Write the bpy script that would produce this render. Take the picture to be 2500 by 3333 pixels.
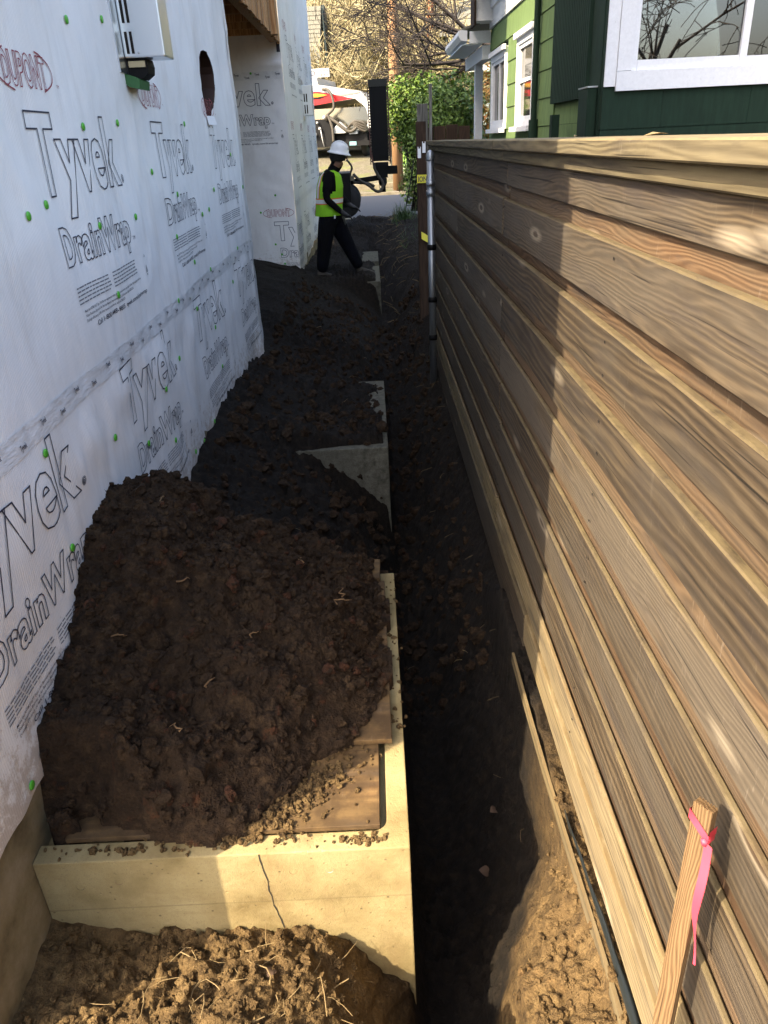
import bpy, bmesh, math, random
import numpy as np
from mathutils import Vector, Matrix

random.seed(7); RNG = np.random.default_rng(7)
scene = bpy.context.scene
for o in list(bpy.data.objects): bpy.data.objects.remove(o)

# ------------------------------------------------------------------ camera, sky, sun, exposure
cam_d = bpy.data.cameras.new('camera'); cam = bpy.data.objects.new('camera', cam_d)
scene.collection.objects.link(cam); scene.camera = cam
cam_d.sensor_fit = 'HORIZONTAL'; cam_d.sensor_width = 36.0; cam_d.lens = 36.0 * 2430 / 2500
cam_d.clip_start = 0.02; cam_d.clip_end = 900
CZ = 1.72
Yv = Vector((1200 - 1250, -(460 - 1666.5), -2430)).normalized()
Zv = -Vector((1490 - 1250, -(6480 - 1666.5), -2430)); Zv = (Zv - Yv * Zv.dot(Yv)).normalized()
Xv = Yv.cross(Zv)
cam.matrix_world = Matrix.Translation((0, 0, CZ)) @ Matrix((Xv, Yv, Zv)).to_4x4()

SUN_EL = math.radians(42); SUN_AZ = math.atan2(0.605, 0.796)      # light travels towards +x, +y
sun_dir = Vector((math.cos(SUN_AZ) * math.cos(SUN_EL), math.sin(SUN_AZ) * math.cos(SUN_EL), -math.sin(SUN_EL)))
world = bpy.data.worlds.new('World'); scene.world = world; world.use_nodes = True
wn = world.node_tree; bg = wn.nodes['Background']
sky = wn.nodes.new('ShaderNodeTexSky'); sky.sky_type = 'NISHITA'; sky.sun_disc = False
sky.sun_elevation = SUN_EL; sky.sun_rotation = math.atan2(-sun_dir.x, -sun_dir.y)
sky.air_density = 1.0; sky.dust_density = 5.0; sky.ozone_density = .4
wn.links.new(sky.outputs[0], bg.inputs[0]); bg.inputs[1].default_value = 0.15
sl = bpy.data.lights.new('sun', 'SUN'); sl.energy = 3.4; sl.angle = math.radians(0.55); sl.color = (1.0, 0.84, 0.60)
sun = bpy.data.objects.new('sun', sl); scene.collection.objects.link(sun)
sun.rotation_euler = sun_dir.to_track_quat('-Z', 'Y').to_euler()
scene.view_settings.view_transform = 'Standard'; scene.view_settings.look = 'None'
scene.view_settings.exposure = 2.08; scene.view_settings.gamma = 1.0; scene.view_settings.use_curve_mapping = False
scene.cycles.use_denoising = True; scene.cycles.use_adaptive_sampling = True; scene.cycles.adaptive_threshold = .02
scene.cycles.max_bounces = 5; scene.cycles.diffuse_bounces = 3

# ------------------------------------------------------------------ helpers
COL = scene.collection
def tag(o, label=None, cat=None, group=None, kind=None):
    if label: o['label'] = label
    if cat: o['category'] = cat
    if group: o['group'] = group
    if kind: o['kind'] = kind
    return o
def empty(name, loc=(0, 0, 0), rz=0.0):
    o = bpy.data.objects.new(name, None); COL.objects.link(o); o.location = loc; o.rotation_euler.z = rz
    o.empty_display_size = 0.1; return o
def link(name, me, mat=None, parent=None, loc=None, rot=None):
    o = bpy.data.objects.new(name, me); COL.objects.link(o)
    if mat is not None and len(me.materials) == 0: me.materials.append(mat)
    if parent is not None: o.parent = parent
    if loc is not None: o.location = loc
    if rot is not None: o.rotation_euler = rot
    return o

class MB:
    def __init__(s): s.v = []; s.f = []; s.m = []
    def add(s, vs, fs, mi=0):
        b = len(s.v); s.v.extend([tuple(p) for p in vs]); s.f.extend([tuple(b + i for i in f) for f in fs]); s.m.extend([mi] * len(fs)); return s
    def box(s, x0, x1, y0, y1, z0, z1, mi=0):
        return s.add([(x0, y0, z0), (x1, y0, z0), (x1, y1, z0), (x0, y1, z0), (x0, y0, z1), (x1, y0, z1), (x1, y1, z1), (x0, y1, z1)],
                     [(0, 3, 2, 1), (4, 5, 6, 7), (0, 1, 5, 4), (1, 2, 6, 5), (2, 3, 7, 6), (3, 0, 4, 7)], mi)
    def bar(s, a, b, w, h, up=(0, 0, 1), mi=0):
        a = Vector(a); b = Vector(b); d = (b - a).normalized(); u = Vector(up); r = d.cross(u)
        if r.length < 1e-5: r = d.cross(Vector((1, 0, 0)))
        r.normalize(); u = r.cross(d)
        r = r * w / 2; u = u * h / 2
        vs = [a - r - u, a + r - u, a + r + u, a - r + u, b - r - u, b + r - u, b + r + u, b - r + u]
        return s.add(vs, [(0, 1, 2, 3), (7, 6, 5, 4), (0, 4, 5, 1), (1, 5, 6, 2), (2, 6, 7, 3), (3, 7, 4, 0)], mi)
    def tube(s, pts, rad, n=8, caps=True, mi=0, sq=1.0):
        pts = [Vector(p) for p in pts]; k = len(pts)
        if not hasattr(rad, '__len__'): rad = [rad] * k
        prev = None; rings = []
        for i, p in enumerate(pts):
            d = (pts[min(i + 1, k - 1)] - pts[max(i - 1, 0)])
            d = d.normalized() if d.length > 1e-9 else Vector((0, 0, 1))
            if prev is None:
                u = Vector((0, 0, 1)) if abs(d.z) < 0.9 else Vector((1, 0, 0))
                u = (u - d * u.dot(d)).normalized()
            else:
                u = prev - d * prev.dot(d); u = u.normalized() if u.length > 1e-6 else d.orthogonal().normalized()
            prev = u; w = d.cross(u)
            rings.append([p + (u * math.cos(t) + w * math.sin(t) * sq) * rad[i] for t in [2 * math.pi * j / n for j in range(n)]])
        vs = [q for r in rings for q in r]; fs = []
        for i in range(k - 1):
            for j in range(n):
                a = i * n + j; b = i * n + (j + 1) % n
                fs.append((a, b, b + n, a + n))
        if caps: fs.append(tuple(range(n - 1, -1, -1))); fs.append(tuple((k - 1) * n + j for j in range(n)))
        return s.add(vs, fs, mi)
    def lathe(s, prof, n=20, c=(0, 0, 0), M=None, mi=0, sy=1.0):
        vs = []; k = len(prof)
        for (r, z) in prof:
            for j in range(n):
                t = 2 * math.pi * j / n; vs.append(Vector((r * math.cos(t), r * math.sin(t) * sy, z)))
        if M is not None: vs = [M @ q for q in vs]
        vs = [q + Vector(c) for q in vs]
        fs = [(i * n + j, i * n + (j + 1) % n, (i + 1) * n + (j + 1) % n, (i + 1) * n + j) for i in range(k - 1) for j in range(n)]
        return s.add(vs, fs, mi)
    def prism(s, poly, axis, a, b, mi=0):
        n = len(poly)
        def P(u, v, w): return {'x': (w, u, v), 'y': (u, w, v), 'z': (u, v, w)}[axis]
        vs = [P(u, v, a) for u, v in poly] + [P(u, v, b) for u, v in poly]
        fs = [tuple(range(n)), tuple(range(2 * n - 1, n - 1, -1))] + [(i, (i + 1) % n, n + (i + 1) % n, n + i) for i in range(n)]
        return s.add(vs, fs, mi)
    def mesh(s, name, mats=None, smooth=False):
        me = bpy.data.meshes.new(name); me.from_pydata(s.v, [], s.f)
        if mats: [me.materials.append(m) for m in (mats if isinstance(mats, (list, tuple)) else [mats])]
        if any(s.m): me.polygons.foreach_set('material_index', s.m)
        bm = bmesh.new(); bm.from_mesh(me); bmesh.ops.recalc_face_normals(bm, faces=bm.faces); bm.to_mesh(me); bm.free()
        if smooth: me.polygons.foreach_set('use_smooth', [True] * len(me.polygons))
        me.update(); return me
    def build(s, name, mats=None, parent=None, smooth=False, loc=None, rot=None):
        return link(name, s.mesh(name, mats, smooth), None, parent, loc, rot)

def bevel_mesh(me, w, seg=1):
    bm = bmesh.new(); bm.from_mesh(me)
    bmesh.ops.bevel(bm, geom=list(bm.edges), offset=w, segments=seg, affect='EDGES', profile=0.6)
    bm.to_mesh(me); bm.free(); return me
def cbox(name, lx, ly, lz, c=0.003, mats=None):
    m = MB().box(-lx / 2, lx / 2, -ly / 2, ly / 2, -lz / 2, lz / 2).mesh(name, mats); return bevel_mesh(m, c) if c else m

# numpy noise
def _h(ix, iy, s):
    n = (ix.astype(np.int64) * 374761393 + iy.astype(np.int64) * 668265263 + s * 982451653) & 0x7fffffff
    n = ((n ^ (n >> 13)) * 1274126177) & 0x7fffffff
    n = ((n ^ (n >> 16)) * 60493) & 0x7fffffff
    return (n ^ (n >> 11)) % 100003 / 100003.0
def vn(x, y, s=0):
    ix = np.floor(x); iy = np.floor(y); fx = x - ix; fy = y - iy
    fx = fx * fx * (3 - 2 * fx); fy = fy * fy * (3 - 2 * fy)
    a = _h(ix, iy, s); b = _h(ix + 1, iy, s); c = _h(ix, iy + 1, s); d = _h(ix + 1, iy + 1, s)
    return (a * (1 - fx) + b * fx) * (1 - fy) + (c * (1 - fx) + d * fx) * fy - 0.5
def fbm(x, y, o=4, s=0, g=0.5):
    r = 0; a = 1.0
    for k in range(o): r = r + a * vn(x * 2 ** k + 17.3 * k, y * 2 ** k + 9.1 * k, s + k); a *= g
    return r
def clod(x, y, s=0):           # rounded clods, 0..1
    ix = np.floor(x); iy = np.floor(y); best = np.full(np.shape(x), 9.0)
    for dx in (-1, 0, 1):
        for dy in (-1, 0, 1):
            cx = ix + dx; cy = iy + dy
            px = cx + 0.15 + 0.7 * _h(cx, cy, s); py = cy + 0.15 + 0.7 * _h(cx, cy, s + 5)
            best = np.minimum(best, ((x - px) ** 2 + (y - py) ** 2) / (0.35 + 0.9 * _h(cx, cy, s + 9)) ** 2)
    return np.sqrt(np.clip(1 - best, 0, 1))
def sstep(a, b, x): t = np.clip((x - a) / (b - a), 0, 1); return t * t * (3 - 2 * t)
def grid_mesh(name, X, Y, Z, mat, smooth=True, keep=None):
    ny, nx = X.shape
    co = np.stack([X, Y, Z], -1).reshape(-1, 3)
    i = np.arange(ny - 1)[:, None] * nx + np.arange(nx - 1)[None, :]
    q = np.stack([i, i + 1, i + nx + 1, i + nx], -1).reshape(-1, 4)
    if keep is not None: q = q[keep.reshape(-1)]
    me = bpy.data.meshes.new(name); me.from_pydata(co.tolist(), [], q.tolist()); me.materials.append(mat)
    if smooth: me.polygons.foreach_set('use_smooth', [True] * len(me.polygons))
    me.update(); return me

# ------------------------------------------------------------------ materials
def newmat(name, base=(.5, .5, .5), rough=.8, metal=0.0, spec=None):
    m = bpy.data.materials.new(name); m.use_nodes = True; b = m.node_tree.nodes['Principled BSDF']
    b.inputs['Base Color'].default_value = (*base, 1); b.inputs['Roughness'].default_value = rough; b.inputs['Metallic'].default_value = metal
    if spec is not None: b.inputs['Specular IOR Level'].default_value = spec
    return m
class NT:
    def __init__(s, m): s.m = m; s.t = m.node_tree; s.b = s.t.nodes['Principled BSDF']; s._tc = None
    def n(s, typ, **kw):
        x = s.t.nodes.new(typ)
        for k, v in kw.items(): setattr(x, k, v)
        return x
    def l(s, a, b): s.t.links.new(a, b)
    def coord(s, kind='Object'):
        if not s._tc: s._tc = s.n('ShaderNodeTexCoord')
        return s._tc.outputs[kind]
    def mapping(s, vec, scale=(1, 1, 1), rot=(0, 0, 0), loc=(0, 0, 0)):
        x = s.n('ShaderNodeMapping'); s.l(vec, x.inputs[0]); x.inputs['Scale'].default_value = scale; x.inputs['Rotation'].default_value = rot; x.inputs['Location'].default_value = loc; return x.outputs[0]
    def noise(s, vec, scale=5, detail=4, rough=.55, dist=0.0, col=False):
        x = s.n('ShaderNodeTexNoise'); s.l(vec, x.inputs['Vector']); x.inputs['Scale'].default_value = scale; x.inputs['Detail'].default_value = detail
        x.inputs['Roughness'].default_value = rough; x.inputs['Distortion'].default_value = dist; return x.outputs['Color' if col else 'Fac']
    def vor(s, vec, scale=5, feat='F1', out='Distance'):
        x = s.n('ShaderNodeTexVoronoi'); x.feature = feat; s.l(vec, x.inputs['Vector']); x.inputs['Scale'].default_value = scale; return x.outputs[out]
    def ramp(s, fac, stops):
        x = s.n('ShaderNodeValToRGB'); s.l(fac, x.inputs[0]); e = x.color_ramp.elements
        while len(e) < len(stops): e.new(0.5)
        for i, (p, c) in enumerate(stops):
            e[i].position = p; e[i].color = (*c, 1) if hasattr(c, '__len__') else (c, c, c, 1)
        return x.outputs[0]
    def mix(s, fac, a, b, mode='MIX'):
        x = s.n('ShaderNodeMix'); x.data_type = 'RGBA'; x.blend_type = mode
        for sock, v in ((x.inputs[0], fac), (x.inputs[6], a), (x.inputs[7], b)):
            if hasattr(v, 'is_output'): s.l(v, sock)
            elif hasattr(v, '__len__'): sock.default_value = (*v, 1)
            else: sock.default_value = v
        return x.outputs[2]
    def math(s, op, a, b=None, clamp=False):
        x = s.n('ShaderNodeMath'); x.operation = op; x.use_clamp = clamp
        for sock, v in ((x.inputs[0], a), (x.inputs[1], b)):
            if v is None: continue
            if hasattr(v, 'is_output'): s.l(v, sock)
            else: sock.default_value = v
        return x.outputs[0]
    def bump(s, h, strength=.5, dist=.01, normal=None):
        x = s.n('ShaderNodeBump'); s.l(h, x.inputs['Height']); x.inputs['Strength'].default_value = strength; x.inputs['Distance'].default_value = dist
        if normal is not None: s.l(normal, x.inputs['Normal'])
        return x.outputs[0]
    def color(s, c): s.l(c, s.b.inputs['Base Color'])
    def rough(s, c): s.l(c, s.b.inputs['Roughness'])
    def normal(s, c): s.l(c, s.b.inputs['Normal'])
    def rnd_vec(s, kind='Object', k=(13.7, 41.3, 7.9)):
        oi = s.n('ShaderNodeObjectInfo'); x = s.n('ShaderNodeVectorMath'); x.operation = 'MULTIPLY_ADD'
        cb = s.n('ShaderNodeCombineXYZ')
        for i in range(3): s.l(oi.outputs['Random'], cb.inputs[i])
        s.l(cb.outputs[0], x.inputs[0]); x.inputs[1].default_value = k; s.l(s.coord(kind), x.inputs[2]); return x.outputs[0], oi.outputs['Random']

def soil_mat(name, dark, mid, light, red=None, redamt=.5, bumpd=.012, damp_shade=None):
    m = newmat(name, rough=.95, spec=.2); t = NT(m); v = t.coord('Object')
    n1 = t.noise(v, 3.0, 5, .6); n2 = t.noise(v, 26, 6, .65); n3 = t.noise(v, 140, 4, .7)
    c = t.ramp(n2, [(.30, dark), (.52, mid), (.75, light)])
    c = t.mix(t.ramp(n1, [(.35, 0.0), (.65, .65)]), c, mid)
    if red:
        r = t.noise(t.mapping(v, loc=(3, 5, 1)), 13, 5, .7)
        c = t.mix(t.ramp(r, [(.60, 0.0), (.72, redamt)]), c, red)
    c = t.mix(t.ramp(n3, [(.35, .45), (.6, 0.0)]), c, dark)
    if damp_shade:  # darker with distance and depth: damp subsoil plus trench shade put into the colour
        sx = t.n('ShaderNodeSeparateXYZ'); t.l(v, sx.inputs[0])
        d2 = t.ramp(n2, [(.30, damp_shade[0]), (.52, damp_shade[1]), (.75, damp_shade[2])])
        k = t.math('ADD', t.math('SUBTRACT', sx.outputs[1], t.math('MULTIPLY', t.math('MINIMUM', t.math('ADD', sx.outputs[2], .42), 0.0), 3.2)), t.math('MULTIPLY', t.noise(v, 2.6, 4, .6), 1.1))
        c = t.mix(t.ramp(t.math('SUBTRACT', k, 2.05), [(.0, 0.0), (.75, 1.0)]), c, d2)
    t.color(c)
    h = t.math('ADD', t.math('MULTIPLY', n2, 1.0), t.math('MULTIPLY', n3, .45))
    cr = t.vor(v, 55, 'F1')
    h = t.math('SUBTRACT', h, t.math('MULTIPLY', cr, .6 if 'wet' in name else .18)); h = t.math('ADD', h, t.math('MULTIPLY', t.noise(v, 70, 3, .7), .7))
    t.normal(t.bump(h, .9, bumpd)); return m
M = {}
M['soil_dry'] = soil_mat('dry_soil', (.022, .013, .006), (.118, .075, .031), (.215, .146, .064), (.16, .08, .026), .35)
M['soil_ground'] = soil_mat('dug_soil', (.022, .013, .006), (.118, .075, .031), (.215, .146, .064), (.16, .08, .026), .3, damp_shade=((.005, .004, .003), (.013, .0095, .0065), (.028, .020, .012)))
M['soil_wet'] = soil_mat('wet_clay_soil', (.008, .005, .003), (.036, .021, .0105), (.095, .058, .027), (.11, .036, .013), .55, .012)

def wood_mat(name, a, b, c, grey=None, greyamt=.6, freq=95, edge=None, rough=.82, knots=True, axis='y'):
    m = newmat(name, rough=rough, spec=.25); t = NT(m); v, rnd = t.rnd_vec()
    if axis == 'z': v = t.mapping(v, rot=(math.pi / 2, 0, 0))
    if axis == 'x': v = t.mapping(v, rot=(math.pi / 2, 0, math.pi / 2))
    ax = t.mapping(v, scale=(1, .10, 1))
    warp = t.noise(ax, 7, 3, .5)
    warp2 = t.noise(t.mapping(v, scale=(1, .35, 1)), 3.2, 2, .5)
    sep = t.n('ShaderNodeSeparateXYZ'); t.l(v, sep.inputs[0])
    z = t.math('ADD', sep.outputs[2], t.math('MULTIPLY', sep.outputs[0], .5))
    ph = t.math('ADD', z, t.math('MULTIPLY', warp, .16)); ph = t.math('ADD', ph, t.math('MULTIPLY', warp2, .10))
    ph = t.math('ADD', ph, t.math('MULTIPLY', t.noise(t.mapping(v, scale=(1, .18, 1)), 28, 2, .6), .016))
    ring = t.math('SINE', t.math('MULTIPLY', ph, t.math('ADD', t.math('MULTIPLY', rnd, freq * 6.283 * .9), freq * 6.283 * .45)))
    ring = t.math('ADD', t.math('MULTIPLY', ring, .5), .5)
    fine = t.noise(t.mapping(v, scale=(1, .03, 1)), 210, 3, .6)
    strk = t.noise(t.mapping(v, scale=(1, .05, 1)), 48, 4, .65)
    grain = t.math('ADD', t.math('MULTIPLY', ring, .30), t.math('ADD', t.math('MULTIPLY', fine, .35), t.math('MULTIPLY', strk, .42)))
    col = t.ramp(grain, [(.22, a), (.55, b), (.88, c)])
    if grey:
        pat = t.noise(t.mapping(v, scale=(1, .22, 1)), 6.5, 5, .62)
        g = t.math('ADD', pat, t.math('MULTIPLY', t.math('SUBTRACT', rnd, .5), .16))
        col = t.mix(t.ramp(g, [(.38, 0.0), (.60, greyamt)]), col, t.mix(grain, tuple(x * .72 for x in grey), tuple(min(1, x * 1.18) for x in grey)))
        st = t.noise(t.mapping(v, scale=(1, .9, .16)), 19, 4, .7)
        col = t.mix(t.ramp(st, [(.66, 0.0), (.80, .12)]), col, (.30, .26, .21))
        dk = t.noise(t.mapping(v, scale=(1, .13, 1), loc=(4, 2, 8)), 15, 5, .7)
        col = t.mix(t.ramp(dk, [(.52, 0.0), (.70, .75)]), col, (.040, .032, .028))
    if grey:
        scf = t.noise(t.mapping(v, scale=(1, 1.6, .22), loc=(7, 3, 1)), 75, 3, .75); pm = t.noise(t.mapping(v, loc=(2, 9, 4)), 3.0, 3, .6)
        col = t.mix(t.math('MULTIPLY', t.ramp(scf, [(.60, 0.0), (.70, .35)]), t.ramp(pm, [(.50, 0.0), (.66, 1.0)])), col, (.20, .17, .135))
    ckl = t.noise(t.mapping(v, scale=(1, .012, 1)), 120, 2, .5)
    col = t.mix(t.ramp(ckl, [(.655, 0.0), (.69, .8)]), col, tuple(x * .35 for x in a))
    if knots:
        kv = t.n('ShaderNodeTexVoronoi'); t.l(t.mapping(v, scale=(.4, 1.7, 7.5)), kv.inputs['Vector']); kv.inputs['Scale'].default_value = .9
        k = kv.outputs['Distance']
        col = t.mix(t.ramp(k, [(.04, .85), (.09, 0.0)]), col, (.05, .03, .018))
        col = t.mix(t.ramp(k, [(.07, 0.0), (.10, .35), (.18, 0.0)]), col, (.45, .38, .28))
    hsv = t.n('ShaderNodeHueSaturation'); t.l(col, hsv.inputs['Color']); t.l(t.math('ADD', t.math('MULTIPLY', rnd, .5), .75), hsv.inputs['Value'])
    col = hsv.outputs[0]
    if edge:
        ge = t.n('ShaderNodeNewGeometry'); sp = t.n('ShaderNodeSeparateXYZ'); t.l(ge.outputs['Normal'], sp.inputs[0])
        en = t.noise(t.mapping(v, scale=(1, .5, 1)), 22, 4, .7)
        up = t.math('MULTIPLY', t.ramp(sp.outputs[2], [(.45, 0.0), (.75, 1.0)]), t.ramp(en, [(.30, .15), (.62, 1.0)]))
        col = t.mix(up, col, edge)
    t.color(col); t.normal(t.bump(grain, .45, .0035)); return m
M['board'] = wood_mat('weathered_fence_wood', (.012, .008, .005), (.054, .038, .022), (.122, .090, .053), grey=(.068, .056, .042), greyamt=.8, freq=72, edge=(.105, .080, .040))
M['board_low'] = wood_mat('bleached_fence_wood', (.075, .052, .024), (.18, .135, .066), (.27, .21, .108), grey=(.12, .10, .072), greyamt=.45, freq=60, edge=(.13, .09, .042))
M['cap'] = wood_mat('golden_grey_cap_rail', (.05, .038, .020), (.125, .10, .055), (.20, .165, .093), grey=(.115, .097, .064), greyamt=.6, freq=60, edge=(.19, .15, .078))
M['board_back'] = wood_mat('red_cedar_back_board', (.035, .018, .009), (.088, .050, .025), (.145, .092, .050), grey=(.075, .06, .04), greyamt=.5, freq=85, knots=True)
M['stake'] = wood_mat('stake_wood', (.04, .022, .010), (.105, .064, .030), (.165, .112, .058), freq=150, knots=False, axis='z')
M['cedar'] = wood_mat('new_cedar_board', (.26, .125, .05), (.48, .26, .11), (.62, .40, .20), freq=40, knots=True, axis='z')
M['darkwood'] = wood_mat('dark_old_post_wood', (.018, .010, .006), (.038, .021, .012), (.065, .04, .024), freq=60, knots=False, axis='z')
M['greywood'] = wood_mat('grey_old_board', (.07, .065, .055), (.15, .14, .12), (.26, .25, .22), freq=60, knots=False, axis='z')
M['ply'] = wood_mat('muddy_plywood', (.06, .033, .014), (.14, .082, .034), (.22, .14, .058), grey=(.115, .072, .03), greyamt=.95, freq=22, knots=False, axis='x')

m = newmat('concrete', rough=.9, spec=.25); t = NT(m); v, rnd = t.rnd_vec()
n1 = t.noise(v, 4.5, 5, .6); n2 = t.noise(v, 60, 5, .7); n3 = t.noise(v, 260, 2, .6)
c = t.ramp(n1, [(.28, (.145, .105, .042)), (.50, (.275, .215, .100)), (.78, (.365, .305, .160))])
c = t.mix(t.ramp(n2, [(.36, .40), (.50, 0.0)]), c, (.24, .185, .09))
c = t.mix(t.ramp(t.noise(t.mapping(v, scale=(1, 1, .25)), 7, 4, .65), [(.56, 0.0), (.72, .5)]), c, (.17, .105, .05))
c = t.mix(t.ramp(n3, [(.30, .5), (.40, 0.0)]), c, (.10, .085, .06))
pit = t.ramp(t.vor(t.mapping(v, scale=(1, 1, 1.2)), 34), [(.09, 1.0), (.15, 0.0)])
c = t.mix(t.math('MULTIPLY', pit, t.ramp(t.noise(v, 12, 2, .5), [(.5, 0.0), (.6, .8)])), c, (.09, .07, .04))
spc = t.n('ShaderNodeSeparateXYZ'); t.l(t.coord(), spc.inputs[0]); fl_ = t.math('ABSOLUTE', t.math('ADD', t.math('ADD', spc.outputs[2], .19), t.math('MULTIPLY', t.noise(v, 14, 2, .5), .006)))
c = t.mix(t.ramp(fl_, [(.0015, .45), (.004, 0.0)]), c, (.10, .075, .035))
sm_ = t.noise(t.mapping(v, scale=(.5, .5, 2.2)), 11, 5, .75); c = t.mix(t.ramp(sm_, [(.52, 0.0), (.70, .45)]), c, (.21, .155, .07))
t.color(c); t.normal(t.bump(t.math('SUBTRACT', t.math('ADD', n2, t.math('MULTIPLY', n3, .5)), t.math('MULTIPLY', pit, .6)), .5, .004)); M['concrete'] = m
t = NT(M['ply']); src = t.b.inputs['Base Color'].links[0].from_socket; pv = t.coord(); t.color(t.mix(t.ramp(t.noise(pv, 9, 6, .72), [(.40, .0), (.58, .85)]), src, (.055, .033, .015)))
m = newmat('stained_foundation_concrete', rough=.9, spec=.2); t = NT(m); v = t.coord()
c = t.ramp(t.noise(v, 5, 6, .65), [(.3, (.085, .065, .035)), (.5, (.21, .17, .095)), (.75, (.33, .28, .19))])
t.color(c); t.normal(t.bump(t.noise(v, 70, 5, .7), .4, .005)); M['foundation'] = m

m = newmat('white_house_wrap', rough=.62, spec=.3); t = NT(m); v = t.coord('Object')
n1 = t.noise(v, 2.2, 5, .6); n2 = t.noise(t.mapping(v, scale=(1, 6, .8)), 13, 5, .7)
c = t.ramp(n1, [(.3, (.84, .82, .79)), (.6, (.90, .885, .86)), (.8, (.92, .905, .88))])
c = t.mix(t.ramp(n2, [(.5, 0.0), (.8, .35)]), c, (.72, .71, .70))
spz = t.n('ShaderNodeSeparateXYZ'); t.l(v, spz.inputs[0])
mud = t.math('ADD', t.math('MULTIPLY', spz.outputs[2], -1.9), t.math('MULTIPLY', t.noise(v, 22, 5, .8), 2.25))
c = t.mix(t.ramp(mud, [(.42, 0.0), (.75, .55)]), c, (.36, .25, .15))
gr = t.noise(t.mapping(v, scale=(1, 2.5, .35)), 3.2, 5, .7); c = t.mix(t.ramp(gr, [(.52, 0.0), (.78, .5)]), c, (.60, .565, .52))
t.color(c)
wv = t.n('ShaderNodeTexWave'); wv.wave_type = 'BANDS'; wv.bands_direction = 'Y'; t.l(v, wv.inputs['Vector']); wv.inputs['Scale'].default_value = 34; wv.inputs['Distortion'].default_value = 1.6; wv.inputs['Detail'].default_value = 2; wv.inputs['Detail Scale'].default_value = .4
crk = t.noise(v, 9, 6, .6)
t.normal(t.bump(t.math('ADD', t.math('MULTIPLY', wv.outputs['Fac'], .28), crk), .35, .006)); M['wrap'] = m
m = newmat('seam_tape', (.70, .69, .67), .35); t = NT(m); v = t.coord()
t.color(t.ramp(t.noise(v, 9, 5, .7), [(.3, (.68, .67, .65)), (.7, (.86, .855, .845))])); t.normal(t.bump(t.noise(t.mapping(v, scale=(1, .5, 2)), 16, 4, .7), .6, .012)); M['tape'] = m
M['ink'] = newmat('black_print_ink', (.035, .035, .055), .7)
M['inkgrey'] = newmat('grey_print_ink', (.16, .16, .18), .7)
M['inkred'] = newmat('red_print_ink', (.30, .045, .06), .7)
M['capnail'] = newmat('green_plastic_cap', (.09, .42, .035), .4)
M['black'] = newmat('black_void', (.006, .004, .003), .9)
M['steel'] = newmat('stainless_steel', (.62, .66, .70), .28, 1.0)
M['galv'] = newmat('galvanised_steel', (.42, .45, .48), .42, .9)
M['greenplastic'] = newmat('green_gasket', (.03, .12, .035), .6)
M['cream'] = newmat('cream_plate', (.45, .38, .22), .5)
M['blackplastic'] = newmat('black_plastic_sheet', (.012, .015, .016), .28)
M['pink'] = newmat('pink_flagging', (.58, .045, .08), .6); M['pink'].node_tree.nodes['Principled BSDF'].inputs['Transmission Weight'].default_value = 0
M['straw'] = newmat('straw', (.20, .14, .062), .85)
M['root'] = newmat('pale_root', (.15, .085, .034), .85)
M['leafdead'] = newmat('dead_leaf', (.07, .04, .022), .8)
m = newmat('asphalt', rough=.9); t = NT(m); v = t.coord(); t.color(t.ramp(t.noise(v, 30, 5, .7), [(.3, (.045, .047, .052)), (.7, (.075, .078, .085))])); M['asphalt'] = m
m = newmat('mossy_gravel_concrete', rough=.95); t = NT(m); v = t.coord()
c = t.ramp(t.noise(v, 12, 5, .75), [(.3, (.05, .042, .02)), (.55, (.105, .09, .055)), (.72, (.24, .22, .165))])
c = t.mix(t.ramp(t.noise(v, .8, 4, .6), [(.5, 0.0), (.65, .7)]), c, (.10, .115, .02)); t.color(c); M['gravel'] = m
m = newmat('kerb_concrete', rough=.9); t = NT(m); v = t.coord(); t.color(t.ramp(t.noise(v, 6, 5, .7), [(.3, (.13, .11, .07)), (.7, (.24, .21, .15))])); M['kerb'] = m
m = newmat('lawn_grass', rough=.9); t = NT(m); v = t.coord(); t.color(t.ramp(t.noise(v, 14, 5, .7), [(.3, (.07, .15, .015)), (.7, (.18, .32, .035))])); M['lawn'] = m
m = newmat('hill_undergrowth', rough=.95); t = NT(m); v = t.coord(); t.color(t.ramp(t.noise(v, 1.6, 6, .7), [(.3, (.014, .013, .006)), (.55, (.045, .038, .016)), (.75, (.10, .085, .035))])); M['hill'] = m

def paint_mat(name, col, var=.25, peel=None, rough=.8, sc=(1, 1, .12)):
    m = newmat(name, col, rough, spec=.25); t = NT(m); v, rnd = t.rnd_vec()
    n = t.noise(t.mapping(v, scale=sc), 30, 5, .7)
    c = t.ramp(n, [(.3, tuple(x * (1 - var) for x in col)), (.7, tuple(min(1, x * (1 + var)) for x in col))])
    if peel:
        p = t.noise(t.mapping(v, scale=(1, 1, .6)), 24, 6, .75); c = t.mix(t.ramp(p, [(.66, 0.0), (.70, .85)]), c, peel)
    t.color(c); t.normal(t.bump(n, .25, .003)); return m
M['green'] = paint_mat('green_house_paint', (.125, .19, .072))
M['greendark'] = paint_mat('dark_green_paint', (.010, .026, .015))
M['whitepaint'] = paint_mat('peeling_white_paint', (.76, .77, .79), .06, peel=(.30, .27, .23), sc=(1, 1, 1))
M['whiteclean'] = newmat('white_paint', (.78, .78, .78), .5)
M['shingle'] = paint_mat('grey_roof_shingle', (.17, .165, .135), .35, rough=.9, sc=(1, 1, 1))
M['gable'] = newmat('dark_gable_wall', (.018, .03, .03), .7)
M['blueish'] = newmat('pale_blue_siding', (.42, .55, .60), .7)
m = newmat('window_glass', (.012, .014, .016), .03, spec=.5); m.node_tree.nodes['Principled BSDF'].inputs['IOR'].default_value = 1.9; M['glass'] = m
M['curtain'] = newmat('curtain', (.38, .33, .26), .9)
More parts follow.
